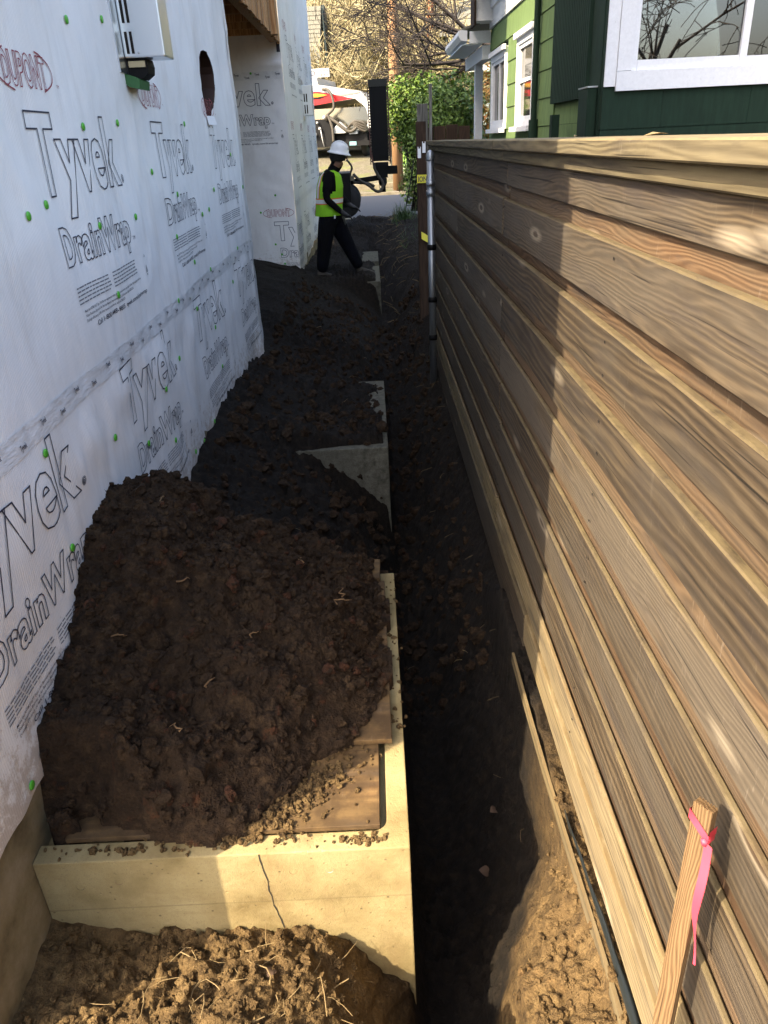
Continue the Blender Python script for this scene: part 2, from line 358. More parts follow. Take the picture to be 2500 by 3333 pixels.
m = newmat('utility_pole_wood', rough=.85); t = NT(m); v = t.coord(); t.color(t.ramp(t.noise(t.mapping(v, scale=(1, 1, .03)), 26, 5, .7), [(.3, (.16, .075, .03)), (.5, (.33, .18, .08)), (.75, (.46, .30, .16))])); M['pole'] = m
M['trunk'] = paint_mat('conifer_bark', (.20, .085, .04), .4, rough=.9)
m = newmat('pale_bare_branch', rough=.85); t = NT(m); v = t.coord(); t.color(t.ramp(t.noise(v, 2.2, 3, .6), [(.3, (.18, .145, .07)), (.6, (.34, .29, .16)), (.8, (.46, .405, .245))])); M['twig'] = m
M['darktwig'] = newmat('dark_bare_branch', (.035, .026, .02), .85)
def leaf_mat(name, a, b, tr=.3):
    m = newmat(name, rough=.45, spec=.5); t = NT(m); v = t.coord(); t.color(t.ramp(t.noise(v, 6, 3, .6), [(.3, a), (.7, b)])); return m
M['leaf'] = leaf_mat('laurel_leaf', (.06, .12, .014), (.20, .30, .04))
M['leafdark'] = leaf_mat('conifer_leaf', (.016, .028, .009), (.05, .07, .02))
M['leaforange'] = leaf_mat('orange_leaf', (.20, .24, .03), (.50, .17, .03))
M['blade'] = leaf_mat('strap_leaf', (.025, .06, .014), (.07, .13, .03))
M['flower'] = leaf_mat('white_flower', (.22, .30, .10), (.80, .82, .70))
M['tyre'] = newmat('black_rubber', (.012, .012, .013), .75)
M['blacksteel'] = newmat('black_painted_steel', (.004, .004, .0045), .6, spec=.2)
M['rustred'] = newmat('red_oxide_steel', (.10, .032, .022), .55)
M['hose'] = newmat('muddy_hose', (.055, .046, .034), .7)
M['truckwhite'] = newmat('white_truck_paint', (.40, .40, .39), .25)
M['truckred'] = newmat('red_truck_paint', (.42, .012, .015), .3)
M['truckyellow'] = newmat('yellow_truck_stripe', (.52, .27, .015), .3)
M['chrome'] = newmat('polished_steel', (.55, .52, .42), .18, 1.0)
M['lampred'] = newmat('red_lamp_lens', (.55, .01, .01), .15)
M['plate'] = newmat('licence_plate', (.16, .30, .34), .4)
M['vest'] = newmat('hi_vis_fabric', (.26, .62, .015), .8)
M['silver'] = newmat('reflective_tape', (.72, .74, .76), .3)
M['orange'] = newmat('orange_trim', (.75, .20, .04), .7)
M['shirt'] = newmat('black_shirt', (.006, .006, .007), .95, spec=.1)
M['jeans'] = newmat('dark_trousers', (.005, .0055, .009), .95, spec=.1)
M['skin'] = newmat('skin', (.20, .10, .06), .6)
M['glove'] = newmat('dark_work_glove', (.018, .018, .020), .7)
M['boot'] = newmat('muddy_boot', (.05, .04, .03), .8)
M['hat'] = newmat('white_hard_hat', (.78, .80, .82), .35)
for k_ in ('vest', 'shirt', 'jeans'):
    t = NT(M[k_]); t.normal(t.bump(t.noise(t.mapping(t.coord(), scale=(1, 1, .5)), 16, 3, .6), .9, .03))
M['yellowtape'] = newmat('yellow_caution_tape', (.70, .62, .04), .45)

# ------------------------------------------------------------------ ground: one sheet out to the horizon
def pl(xs, ys): return lambda x: np.interp(x, xs, ys)
XK = np.array([-1.6, -1.0, -.78, -.545, -.35, -.2, -.08, .0, .06, .14, .22, .30, .38, .46, .53, .62, .9, 1.4])
PROF = {
 -1.0: [-.10, -.10, -.06, -.02, .0, .02, .04, .05, .05, .0, -.30, -.24, -.2, -.18, -.17, -.16, -.10, 0.],
 .86: [-.18, -.16, -.12, -.08, -.05, -.06, -.08, -.10, -.20, -.60, -.70, -.30, -.23, -.20, -.18, -.16, -.10, 0.],
 1.00: [-.27, -.24, -.27, -.25, -.22, -.16, -.09, -.09, -.30, -.85, -.80, -.29, -.24, -.21, -.18, -.16, -.10, 0.],  # rise just out of view, shaped to shade the trench bank
 1.12: [-.27, -.25, -.30, -.27, -.26, -.31, -.47, -.60, -.85, -.90, -.82, -.29, -.25, -.21, -.18, -.16, -.10, 0.],
 1.25: [-.26, -.24, -.31, -.28, -.27, -.34, -.51, -.66, -.86, -.90, -.82, -.31, -.25, -.21, -.17, -.15, -.10, 0.],
 1.41: [-.25, -.24, -.315, -.313, -.335, -.40, -.54, -.62, -.90, -.95, -.90, -.66, -.29, -.22, -.18, -.15, -.10, 0.],
 1.60: [-.25, -.24, -.3, -.31, -.35, -.43, -.55, -.66, -.90, -.95, -.92, -.82, -.62, -.31, -.22, -.16, -.10, 0.],
 1.75: [-.25, -.24, -.3, -.31, -.35, -.43, -.55, -.66, -.90, -.95, -.92, -.84, -.72, -.56, -.36, -.18, -.10, 0.],
 2.86: [.1, .12, .03, -.06, -.14, -.26, -.44, -.66, -.90, -.95, -.90, -.78, -.64, -.52, -.38, -.2, -.1, 0.],
 3.40: [.15, .165, .08, -.05, -.16, -.30, -.48, -.66, -.88, -.92, -.86, -.74, -.60, -.48, -.36, -.2, -.1, 0.],
 4.34: [.22, .26, .12, -.04, -.19, -.34, -.52, -.66, -.86, -.90, -.82, -.68, -.54, -.44, -.34, -.2, -.1, 0.],
 4.44: [.24, .29, .15, .05, .03, .02, .01, -.02, -.86, -.90, -.82, -.68, -.54, -.44, -.34, -.2, -.1, 0.],
 5.70: [.3, .25, .16, .09, .07, .04, .02, -.02, -.60, -.64, -.56, -.44, -.34, -.28, -.22, -.2, -.1, 0.],
 5.95: [.3, .16, .08, -.02, -.12, -.18, -.28, -.40, -.56, -.60, -.52, -.42, -.34, -.28, -.22, -.2, -.1, 0.],
 7.10: [.42, .20, .05, -.05, -.10, -.14, -.26, -.38, -.50, -.54, -.46, -.36, -.28, -.22, -.16, -.1, 0., 0.],
 8.60: [.50, .34, .10, .0, -.06, -.12, -.24, -.36, -.46, -.48, -.38, -.26, -.14, -.02, .06, .12, .15, .1],
 10.4: [.42, .22, .06, -.02, -.12, -.22, -.32, -.40, -.46, -.46, -.36, -.22, -.08, .02, .10, .16, .2, .1],
 10.6: [.25, .1, .05, .05, .05, .045, .04, .0, -.46, -.46, -.36, -.2, -.06, .04, .12, .18, .2, .1],
 12.0: [.2, .1, .05, .05, .05, .045, .04, .0, -.40, -.40, -.3, -.16, -.02, .08, .14, .18, .2, .1],
 13.4: [.12, .06, .02, .0, -.06, -.12, -.2, -.28, -.34, -.34, -.24, -.1, .0, .08, .14, .18, .2, .1],
 15.0: [.05, .04, .03, .02, .0, -.05, -.14, -.2, -.22, -.2, -.12, -.02, .04, .1, .14, .18, .2, .1],
 17.2: [.03, .03, .05, .05, .06, .06, .03, .0, .0, .02, .05, .08, .1, .14, .16, .18, .2, .1],
 19.0: [.0, .01, .03, .06, .10, .12, .13, .13, .13, .12, .11, .1, .1, .12, .14, .14, .15, .08],
 20.2: [-.02] * 18,
}
PY = np.array(sorted(PROF)); PZ = np.array([PROF[k] for k in sorted(PROF)])
XK2 = np.array(sorted(list(XK) + [.482, .494])); PZ = np.array([np.interp(XK2, XK, r) for r in PZ]); XK = XK2
for r_, y_ in zip(PZ, PY):
    if y_ < 2.9:      # the plank holds the soil back beside the fence
        k_ = int(np.argmin(np.abs(XK - .494))); r_[k_] = -.150; r_[k_ + 1] = -.150; r_[k_ + 2] = -.15
def base_h(x, y):
    jx = np.clip(np.searchsorted(PY, y) - 1, 0, len(PY) - 2); f = np.clip((y - PY[jx]) / (PY[jx + 1] - PY[jx]), 0, 1)
    kx = np.clip(np.searchsorted(XK, x) - 1, 0, len(XK) - 2); g = np.clip((x - XK[kx]) / (XK[kx + 1] - XK[kx]), 0, 1)
    a = PZ[jx, kx] * (1 - g) + PZ[jx, kx + 1] * g; b = PZ[jx + 1, kx] * (1 - g) + PZ[jx + 1, kx + 1] * g
    z = a * (1 - f) + b * f
    z = np.where(y > 20.2, -.05, z)
    # far side of the street climbs to a drive, then to a wooded hill
    z = np.where(y > 29.2, -.05 + np.interp(y, [29.2, 30.8, 38, 46, 60, 90, 140, 400], [0, .03, 1.05, 1.9, 5.2, 15, 24, 30]), z)
    return z
def soil_noise(x, y):
    near = np.clip(1.25 - np.abs(x + .2) / 1.6, 0, 1) * np.clip((21 - y) / 3, 0, 1) * np.where(y > 19.9, 0, 1)
    n = fbm(x * 2.2, y * 2.2, 3, 3) * .07 + (clod(x * 9, y * 9, 4) - .35) * .016 + fbm(x * 30, y * 30, 3, 21, .66) * .026 - np.abs(fbm(x * 11, y * 11, 3, 27)) * .060 + .014
    rough = .55 + 1.0 * sstep(-.1, .25, fbm(x * 3.1, y * 3.1, 2, 33))
    return n * near * rough
def ground_z(x, y): x = np.asarray(x, float); y = np.asarray(y, float); return base_h(x, y) + soil_noise(x, y)
xs = np.concatenate([[-300, -120, -60, -30, -15, -8, -5, -3, -2.2, -1.7, -1.4, -1.25, -1.12], np.arange(-1.05, .72, .0065), [.75, .8, .9, 1.05, 1.25, 1.6, 2.2, 3, 5, 8, 15, 30, 60, 120, 300]])
yl = [.55]
while yl[-1] < 20.3: yl.append(yl[-1] + max(.0062, .0052 * (yl[-1] - .2) ** 1.12 if yl[-1] > 1.6 else .0062))
ys = np.concatenate([[-300, -100, -40, -15, -6, -3, -1.5, -.6, 0, .3, .45], yl, [21, 23, 26, 29, 29.3, 30, 31, 32.5, 34, 36, 38, 40, 43, 46, 50, 55, 60, 66, 73, 80, 90, 105, 120, 140, 200, 400]])
GX, GY = np.meshgrid(xs, ys); GZ = ground_z(GX, GY)
jit = ((GX > -.98) & (GX < .70) & (GY > .9) & (GY < 20)); GX = GX + np.where(jit, fbm(GX * 22, GY * 22 + GZ * 40, 3, 55) * .012, 0)
# soil never covers the footings' faces or pokes through the buildings
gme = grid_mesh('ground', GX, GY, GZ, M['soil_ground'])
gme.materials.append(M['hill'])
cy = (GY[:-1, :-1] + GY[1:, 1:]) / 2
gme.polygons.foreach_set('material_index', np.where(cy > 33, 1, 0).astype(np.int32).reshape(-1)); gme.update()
tag(link('ground', gme), kind='structure')
def gz(x, y): return float(ground_z(np.array([x]), np.array([y]))[0])

road = MB().box(-80, 80, 20.4, 29.1, -.12, -.035).build('road', M['asphalt']); tag(road, kind='structure')
kerb = MB().box(-80, 80, 29.1, 29.35, -.1, .06)
kerb.box(-80, 80, 20.15, 20.4, -.1, -.01)
tag(kerb.build('kerb', M['kerb']), kind='structure')
# sloping gravel drive across the street and a lawn beside it
dg = np.meshgrid(np.linspace(-4.5, .95, 24), np.linspace(29.36, 42, 40)); dz = base_h(dg[0], dg[1]) + .05 + fbm(dg[0] * 1.5, dg[1] * 1.5, 3, 4) * .05
tag(link('driveway', grid_mesh('driveway', dg[0], dg[1], dz, M['gravel'])), kind='structure')
lg = np.meshgrid(np.linspace(1.25, 9, 20), np.linspace(32.8, 44, 30)); lz = base_h(lg[0], lg[1]) + .10
tag(link('lawn', grid_mesh('lawn', lg[0], lg[1], lz, M['lawn'])), kind='structure')

# ------------------------------------------------------------------ the wrapped house
XW = -1.0
bld = empty('wrapped_house', (-3.0, 1.04, 0))
tag(bld, 'tall unfinished house covered in white printed house wrap along the trench', 'house')
bld_inv = Matrix.Translation((3.0, -1.04, 0))
def bpart(name, me, mat=None): 
    o = link(name, me, mat, bld); o.matrix_parent_inverse = bld_inv; return o
def ww(y, z):
    y = np.asarray(y, float); z = np.asarray(z, float)
    w = fbm(y * 1.3, z * 1.1, 3, 41) * .018 + fbm(y * 5 + z * 2.5, z * 1.6 - y, 3, 43) * .012 + fbm(y * 16, z * 5, 2, 47) * .0035 - np.abs(fbm(y * 2.6 - z * 1.2, z * 2.2 + y * .6, 2, 44)) * .012
    w = w + .024 * np.exp(-((z - (.93 - .10 * np.abs(np.sin(y * 2.1)))) / .09) ** 2) * (fbm(y * 7, z * 2, 2, 49) + .1)      # sag under the seam
    w = w + .05 * np.exp(-((y - 6.25) / .16) ** 2) * np.clip((.42 - z) / .3, 0, 1)                                    # loose flap low at the corner
    return w + .004
HOLE = [(5.346, 2.258), (5.423, 2.27), (5.517, 2.27), (5.617, 2.242), (5.674, 2.201), (5.694, 2.161), (5.674, 2.079), (5.586, 2.007), (5.508, 1.957), (5.443, 1.938), (5.412, 1.909), (5.23, 1.904), (5.241, 1.936), (5.221, 1.991), (5.205, 2.049), (5.244, 2.129), (5.286, 2.221)]
def inside(py, pz):
    r = np.zeros(np.shape(py), bool); n = len(HOLE)
    for i in range(n):
        (a, b), (c, d) = HOLE[i], HOLE[(i + 1) % n]
        hit = ((b > pz) != (d > pz)) & (py < (c - a) * (pz - b) / (d - b + 1e-12) + a); r ^= hit
    return r
yg = np.arange(1.04, 6.4701, .01508); zg = np.concatenate([np.arange(0, 2.95, .015), [3.2, 3.8, 4.6, 5.6, 7, 8.6]])
WY, WZ = np.meshgrid(yg, zg)
low = .165 + .02 * fbm(yg * 9, yg * 0, 3, 5) + np.interp(yg, [1.0, 3.2, 4.6, 5.2, 5.9, 6.3, 6.47], [0, -.02, .05, .06, -.05, -.02, .06])
WZ = np.maximum(WZ, low[None, :] + (WZ * 1e-4))
cyy = (WY[:-1, :-1] + WY[1:, 1:]) / 2; czz = (WZ[:-1, :-1] + WZ[1:, 1:]) / 2
inn = inside(cyy, czz); keep = ~inn & ((WZ[1:, :-1] - WZ[:-1, :-1]) > 1e-3)
touch = np.zeros(WY.shape, bool); tk = np.zeros(WY.shape, bool)
for a, b in ((0, 0), (0, 1), (1, 0), (1, 1)):
    sl_ = (slice(a, a + inn.shape[0]), slice(b, b + inn.shape[1])); touch[sl_] |= inn; tk[sl_] |= ~inn
for i, j in zip(*np.where(touch & tk)):
    p = np.array([WY[i, j], WZ[i, j]]); best = None
    for k in range(len(HOLE)):
        a = np.array(HOLE[k]); b = np.array(HOLE[(k + 1) % len(HOLE)]); tt = np.clip((p - a) @ (b - a) / ((b - a) @ (b - a)), 0, 1); q = a + tt * (b - a)
        if best is None or np.sum((q - p) ** 2) < best[0]: best = (np.sum((q - p) ** 2), q)
    WY[i, j], WZ[i, j] = best[1]
wall = bpart('wrap_sheet', grid_mesh('wrap_sheet', XW + ww(WY, WZ), WY, WZ, M['wrap'], keep=keep))
bpart('wall_core', MB().box(-9, -1.16, 1.05, 6.46, -.2, 8.6).mesh('wall_core', M['black']))
# the rim of sheathing round the cut hole
rim = MB(); n = len(HOLE)
for i in range(n):
    (a, b), (c, d) = HOLE[i], HOLE[(i + 1) % n]; rim.add([(XW + .004, a, b), (XW + .004, c, d), (XW - .15, c, d), (XW - .15, a, b)], [(0, 1, 2, 3)])
bpart('vent_opening', rim.mesh('vent_opening', newmat('cut_sheathing', (.045, .022, .014), .9)))
bpart('wrap_flap', MB().add([(XW + .012, 5.22, 1.905), (XW + .02, 5.43, 1.91), (XW + .03, 5.44, 1.86), (XW + .022, 5.20, 1.855)], [(0, 1, 2, 3)]).mesh('wrap_flap', M['wrap']))
# end wall, roof deck of the house (seen only as the shade they throw)
bpart('gable_end', MB().box(-9, XW, 1.036, 1.046, .16, 8.6).mesh('gable_end', M['wrap']))
roof = MB().box(-9.3, -.95, .98, 6.6, 8.6, 8.8); roof.box(-9.3, -.95, 10.3, 16.4, 7.4, 7.55); roof.prism([(6.6, 8.6), (6.6, 8.8), (7.5, 6.6), (7.5, 6.45)], 'x', -3.4, -.95)
bpart('roof', roof.mesh('roof', M['shingle']))
shade_block = MB().box(-9, -5, 16.5, 23, 0, 8.8); bpart('road_shade_block', shade_block.mesh('road_shade_block', M['wrap']))  # unseen block added only to throw shade over the road
fd = MB().box(-9, -1.012, 1.046, 6.45, -1.2, .30); bpart('foundation', fd.mesh('foundation', M['foundation']))
MB_ = MB().box(-9, XW - .012, 10.52, 16.3, -.8, .25); bpart('foundation', MB_.mesh('foundation', M['foundation']))
# return wall facing the camera and the farther side wall
xr = np.arange(-3.4, XW + .001, .03); zr = np.concatenate([np.arange(.12, 3.4, .03), [4, 6, 7.4]]); RX, RZ = np.meshgrid(xr, zr)
lowr = .16 + .14 * np.clip((-1.05 - xr), 0, 1) + .02 * fbm(xr * 9, xr * 0, 2, 15)
RZ = np.maximum(RZ, lowr[None, :] + RZ * 1e-4)
def rw(x, z): return 10.5 - (fbm(x * 2.2, z * 1.9, 3, 71) * .02 + fbm(x * 6 + z * 3, z * 5, 3, 73) * .010 + .03 * np.exp(-((z - (2.66 + .05 * x)) / .035) ** 2) * np.clip((x + 1.6) * 2, 0, 1))
bpart('wrap_sheet', grid_mesh('wrap_sheet', RX, rw(RX, RZ), RZ, M['wrap'], keep=(RZ[1:, :-1] - RZ[:-1, :-1]) > 1e-3))
y2 = np.arange(10.5, 16.31, .03); z2 = np.concatenate([np.arange(.05, 3.6, .03), [4.2, 6, 7.4]]); YY, ZZ = np.meshgrid(y2, z2)
low2 = .10 + .22 * np.clip((y2 - 10.8) / 4.5, 0, 1) + .12 * np.abs(fbm(y2 * 2.2, y2 * 0, 3, 88))
ZZ = np.maximum(ZZ, low2[None, :] + ZZ * 1e-4)
def w2(y, z): return XW + fbm(y * 1.1, z * .8, 3, 91) * .03 + fbm(y * 4, z * 1.5, 3, 93) * .012
bpart('wrap_sheet', grid_mesh('wrap_sheet', w2(YY, ZZ), YY, ZZ, M['wrap'], keep=(ZZ[1:, :-1] - ZZ[:-1, :-1]) > 1e-3))
bpart('end_wall', MB().box(-9, XW - .03, 16.29, 16.3, .1, 7.4).mesh('end_wall', M['wrap']))
bpart('recess_wall', MB().box(-3.5, -3.4, 6.46, 10.5, -.2, 2.9).mesh('recess_wall', M['wrap']))
# covered recess: joists, rim beam and cedar boards
for k in range(7):
    bpart('joist', MB().box(-3.4, -1.12, 6.9 + k * .52, 6.94 + k * .52, 2.86, 3.08).mesh('joist', M['cedar']))
bpart('deck_boards', MB().box(-3.4, -1.02, 6.48, 10.48, 3.08, 3.12).mesh('deck_boards', M['darkwood']))
bpart('rim_beam', MB().box(-1.12, -1.03, 6.48, 10.48, 2.83, 3.09).mesh('rim_beam', M['cedar']))
yy = 6.5; k = 0
while yy < 10.46:
    w = .145 if k != 18 else .10
    pl_ = MB().box(-1.03, -1.0 + .006 * (k % 3) + (.05 if k == 22 else 0), yy, min(10.475, yy + w - .004), 2.815 - .008 * (k % 2), 3.5)
    bpart('fascia_board', pl_.mesh('fascia_board', M['cedar'])); yy += w; k += 1
# seam tape
def strip(name, fx, y0, y1, z0, z1, mat, step=.02, zn=4, off=.0035):
    a = np.arange(y0, y1 + step / 2, step); b = np.linspace(z0, z1, zn); A, B = np.meshgrid(a, b); B = B + .006 * fbm(A * 3, A * 0, 2, 3) + (A - y0) * .003
    return bpart(name, grid_mesh(name, fx(A, B) + off, A, B, mat))
strip('seam_tape', lambda y, z: XW + ww(y, z) + .004 * fbm(y * 14, z * 9, 2, 3), 1.04, 6.46, .985, 1.055, M['tape'], zn=7)
strip('seam_tape', lambda y, z: w2(y, z), 10.52, 16.25, 1.00, 1.07, M['tape'], .05)
a = np.arange(-3.3, -1.0, .03); b = np.linspace(2.45, 2.535, 4); A, B = np.meshgrid(a, b)
bpart('seam_tape', grid_mesh('seam_tape', A, rw(A, B) - .003, B, M['tape']))
# corner tape
cz_ = np.arange(.25, 2.95, .03); ca = np.array([6.36, 6.40, 6.44, 6.468]); A, B = np.meshgrid(ca, cz_)
bpart('seam_tape', grid_mesh('seam_tape', XW + ww(A, B) + .003 + .004 * fbm(A * 20, B * 8, 2, 5), A, B, M['tape']))

# printed lettering
def text_mesh(body, w, h=None, stroke=None, bold=0.0):
    cu = bpy.data.curves.new('t', 'FONT'); cu.body = body; cu.size = 1.0; cu.resolution_u = 3
    if stroke: cu.fill_mode = 'NONE'; cu.bevel_depth = .012; cu.bevel_resolution = 0
    else: cu.offset = bold
    ob = bpy.data.objects.new('t', cu); COL.objects.link(ob); bpy.context.view_layer.update()
    me = bpy.data.meshes.new_from_object(ob.evaluated_get(bpy.context.evaluated_depsgraph_get()))
    co = np.empty(len(me.vertices) * 3); me.vertices.foreach_get('co', co); co = co.reshape(-1, 3)
    fs = [tuple(p.vertices) for p in me.polygons]
    bpy.data.objects.remove(ob); bpy.data.curves.remove(cu); bpy.data.meshes.remove(me)
    co[:, 0] -= co[:, 0].min(); sx = w / co[:, 0].max(); sy = (h / .69) if h else sx
    co[:, 0] *= sx; co[:, 1] *= sy; co[:, 2] = co[:, 2] / (np.abs(co[:, 2]).max() + 1e-9) * .0006
    if stroke:   # keep the pen width even whatever the stretch
        pass
    return co, fs
def outline_text(body, w, h, pen, fat=.028):
    cu = bpy.data.curves.new('t', 'FONT'); cu.body = body; cu.size = 1.0; cu.resolution_u = 3; cu.offset = fat; cu.space_character = 1.08
    ob = bpy.data.objects.new('t', cu); COL.objects.link(ob); bpy.context.view_layer.update()
    me = bpy.data.meshes.new_from_object(ob.evaluated_get(bpy.context.evaluated_depsgraph_get()))
    bm = bmesh.new(); bm.from_mesh(me); bmesh.ops.remove_doubles(bm, verts=bm.verts, dist=1e-5); bm.verts.index_update()
    co = np.array([v.co[:] for v in bm.verts]); ed = [(e.verts[0].index, e.verts[1].index) for e in bm.edges if len(e.link_faces) == 1]; bm.free()
    bpy.data.objects.remove(ob); bpy.data.curves.remove(cu); bpy.data.meshes.remove(me)
    co[:, 0] -= co[:, 0].min(); co[:, 0] *= w / co[:, 0].max(); co[:, 1] *= h / .69
    vs = []; fs = []; ph = pen / 2
    for a, b in ed:
        p = co[a, :2]; q = co[b, :2]; d = q - p; L = np.hypot(*d)
        if L < 1e-6: continue
        d = d / L; nrm = np.array([-d[1], d[0]]) * ph; e = d * ph * .8; k = len(vs)
        for r in (p - e - nrm, q + e - nrm, q + e + nrm, p - e + nrm): vs.append((r[0], r[1], 0))
        fs.append((k, k + 1, k + 2, k + 3))
    return np.array(vs), fs
_tc = {}
def place_text(kind, body, w, h, pen, pos, surf, mat, name='lettering', lift=.0):
    key = (kind, body, w, h, pen)
    if key not in _tc: _tc[key] = outline_text(body, w, h, pen) if kind == 'o' else text_mesh(body, w, h, bold=pen)
    co, fs = _tc[key]
    u = pos[0] + co[:, 0]; v_ = pos[1] + co[:, 1]
    if surf == 'w1': P = np.stack([XW + ww(u, v_) + .0028 + lift, u, v_], -1); ok = (u > 1.05) & (u < 6.46)
    elif surf == 'w2': P = np.stack([w2(u, v_) + .004, u, v_], -1); ok = (u > 10.51) & (u < 16.28)
    else: P = np.stack([u, rw(u, v_) - .004 - lift, v_], -1); ok = (u < -1.0)
    f2 = [f for f in fs if all(ok[i] for i in f)]
    if not f2: return
    me = bpy.data.meshes.new(name); me.from_pydata(P.tolist(), [], f2); me.update(); return bpart(name, me, mat)
FINE = ['Meets the ASTM E1677 Type I Air Barrier requirements when installed as an air barrier according to DuPont Tyvek Installation Guidelines',
        'Water-Resistive Barrier & Air Barrier Material requirements. ICC-ES Evaluation Report ESR-2375.', 'Drainage efficiency of 98% when tested in accordance with ASTM E2273']
def oval(cy_, cz_, a, b, surf):
    m = MB(); pts = [(cy_ + a * math.cos(q) * (1 if abs(math.cos(q)) < .9 else 1.0), cz_ + b * math.sin(q)) for q in np.linspace(0, 2 * math.pi, 41)]
    vs = []; fs = []
    for i in range(40):
        p = np.array(pts[i]); q = np.array(pts[i + 1]); d = (q - p) / np.hypot(*(q - p)); nr = np.array([-d[1], d[0]]) * .0022
        k = len(vs)
        if abs(p[1] - cz_) > b * .86: continue
        for r in (p - nr, q - nr, q + nr, p + nr): vs.append(r)
        fs.append((k, k + 1, k + 2, k + 3))
    vs = np.array(vs); u = vs[:, 0]; v_ = vs[:, 1]
    if surf == 'w1': P = np.stack([XW + ww(u, v_) + .0028, u, v_], -1); ok = (u < 6.46)
    elif surf == 'w2': P = np.stack([w2(u, v_) + .004, u, v_], -1); ok = u > 10.5
    else: P = np.stack([u, rw(u, v_) - .004, v_], -1); ok = (u < -1.0)
    f2 = [f for f in fs if all(ok[i] for i in f)]
    if f2:
        me = bpy.data.meshes.new('lettering'); me.from_pydata(P.tolist(), [], f2); me.update(); bpart('lettering', me, M['inkred'])
def dashes(u0, z0, rows, surf, w=.70, seed=1):
    rr = random.Random(seed); vs = []; fs = []
    for r in range(rows):
        for (c0, c1) in ((0, w * .47), (w * .51, w)):
            x = c0
            while x < c1 - .02:
                L = rr.uniform(.015, .05); L = min(L, c1 - x); k = len(vs); z = z0 - r * .0125
                for p in ((x, z), (x + L, z), (x + L, z + .0042), (x, z + .0042)): vs.append((u0 + p[0], p[1]))
                fs.append((k, k + 1, k + 2, k + 3)); x += L + .006
    vs = np.array(vs); u = vs[:, 0]; v_ = vs[:, 1]
    if surf == 'w1': P = np.stack([XW + ww(u, v_) + .0028, u, v_], -1); ok = (u > 1.05) & (u < 6.46)
    elif surf == 'w2': P = np.stack([w2(u, v_) + .004, u, v_], -1); ok = (u > 10.5) & (u < 16.2)
    else: P = np.stack([u, rw(u, v_) - .004, v_], -1); ok = (u < -1.0)
    f2 = [f for f in fs if all(ok[i] for i in f)]
    if f2:
        me = bpy.data.meshes.new('lettering'); me.from_pydata(P.tolist(), [], f2); me.update(); bpart('lettering', me, M['inkgrey'])
def print_block(u, zb, surf, dup=True, pen=.005, fine=True):
    place_text('o', 'Tyvek', .80, .222, pen, (u, zb), surf, M['ink'])
    place_text('o', '®', .026, .026, .0022, (u + .815, zb), surf, M['ink'])
    place_text('o', 'DrainWrap', .73, .112, pen * .85, (u + .05, zb - .217), surf, M['ink'])
    place_text('s', 'TM', .03, .014, 0, (u + .795, zb - .217), surf, M['ink'])
    if dup:
        place_text('o', 'DUPONT', .30, .082, .0034, (u - .06 - .02, zb + .295), surf, M['inkred']); oval(u + .07, zb + .335, .20, .062, surf)
        place_text('s', 'TM', .02, .01, 0, (u + .29, zb + .30), surf, M['inkred'])
    dashes(u + .07, zb - .295, 5, surf, seed=int(u * 100) % 97)
    if fine:
        for i, s_ in enumerate(FINE): place_text('s', s_, (.70, .56, .42)[i], .0088, .006, (u + .10, zb - .375 - i * .016), surf, M['ink'])
    place_text('s', 'Call 1-800-448-9835  tyvek.com/drainwrap', .66, .017, .012, (u + .19, zb - .437), surf, M['ink'])
    place_text('s', 'USA', .02, .010, .01, (u + .90, zb - .30), surf, M['ink'])
    place_text('o', '△', .026, .022, .0025, (u + .90, zb - .36), surf, M['ink'])
    place_text('s', 'HDPE', .022, .007, .01, (u + .90, zb - .375), surf, M['ink'])
for u in (2.49, 3.865, 5.24): print_block(u, 1.617, 'w1')
for u in (1.42, 2.79, 4.16, 5.53): print_block(u, .757, 'w1', dup=False)
for u in (11.0, 12.4, 13.8, 15.2): print_block(u, 1.617, 'w2', fine=False, pen=.007); print_block(u - .5, .60, 'w2', dup=False, fine=False, pen=.007); print_block(u + .2, 2.75, 'w2', fine=False, pen=.007)
print_block(-1.99, 2.183, 'r', dup=False, pen=.006); print_block(-1.29, .60, 'r', pen=.006); print_block(-2.65, .60, 'r', pen=.006)
place_text('s', 'H', .16, .115, .03, (-1.05, 2.733), 'r', M['ink'])
rr = random.Random(5)
for k in range(34):                      # maker's marks along the seam tape
    u = 1.3 + k * .152; place_text('s', 'Tyvek', .042, .016, .02, (u, 1.003 + (.022 if k % 2 else 0) + (u - 1.04) * .003), 'w1', M['ink'], lift=.005)
for k in range(6): place_text('s', 'Tyvek', .06, .022, .02, (-1.72 + k * .125, 2.465 + (.03 if k % 2 else 0)), 'r', M['ink'], lift=.003)
# plastic cap nails
cap = MB().lathe([(0, .0045), (.006, .0045), (.0125, .0035), (.0135, .001), (.0135, 0)], 14, M=Matrix.Rotation(math.pi / 2, 3, 'Y')).mesh('cap_nail', M['capnail'], True)
NAILS = [(2.34, 1.57), (2.49, 1.59), (2.94, 1.81), (3.37, 1.83), (2.9, 1.49), (3.38, 1.48), (2.93, 1.24), (3.77, 1.64), (4.19, 1.52), (4.61, 1.85), (4.03, 1.33), (4.95, 1.39), (4.73, 1.38), (4.38, 1.16), (3.83, 1.05), (4.79, 1.06), (5.17, 1.49), (5.44, .88), (5.71, 1.07), (2.99, 2.13), (3.39, 2.18), (5.89, 1.68), (6.28, 1.45), (2.04, .95), (2.05, .63), (2.62, .78), (3.35, .74), (3.0, .61), (3.35, .49), (4.24, .27), (3.94, .26), (3.37, .21), (3.71, .79), (3.73, .28), (4.68, .73), (4.24, .93), (4.69, .48), (1.5, .2)]
for (y, z) in NAILS:
    o = bpart('cap_nail', cap); o.location = (XW + float(ww(y, z)) + .003, y, z)
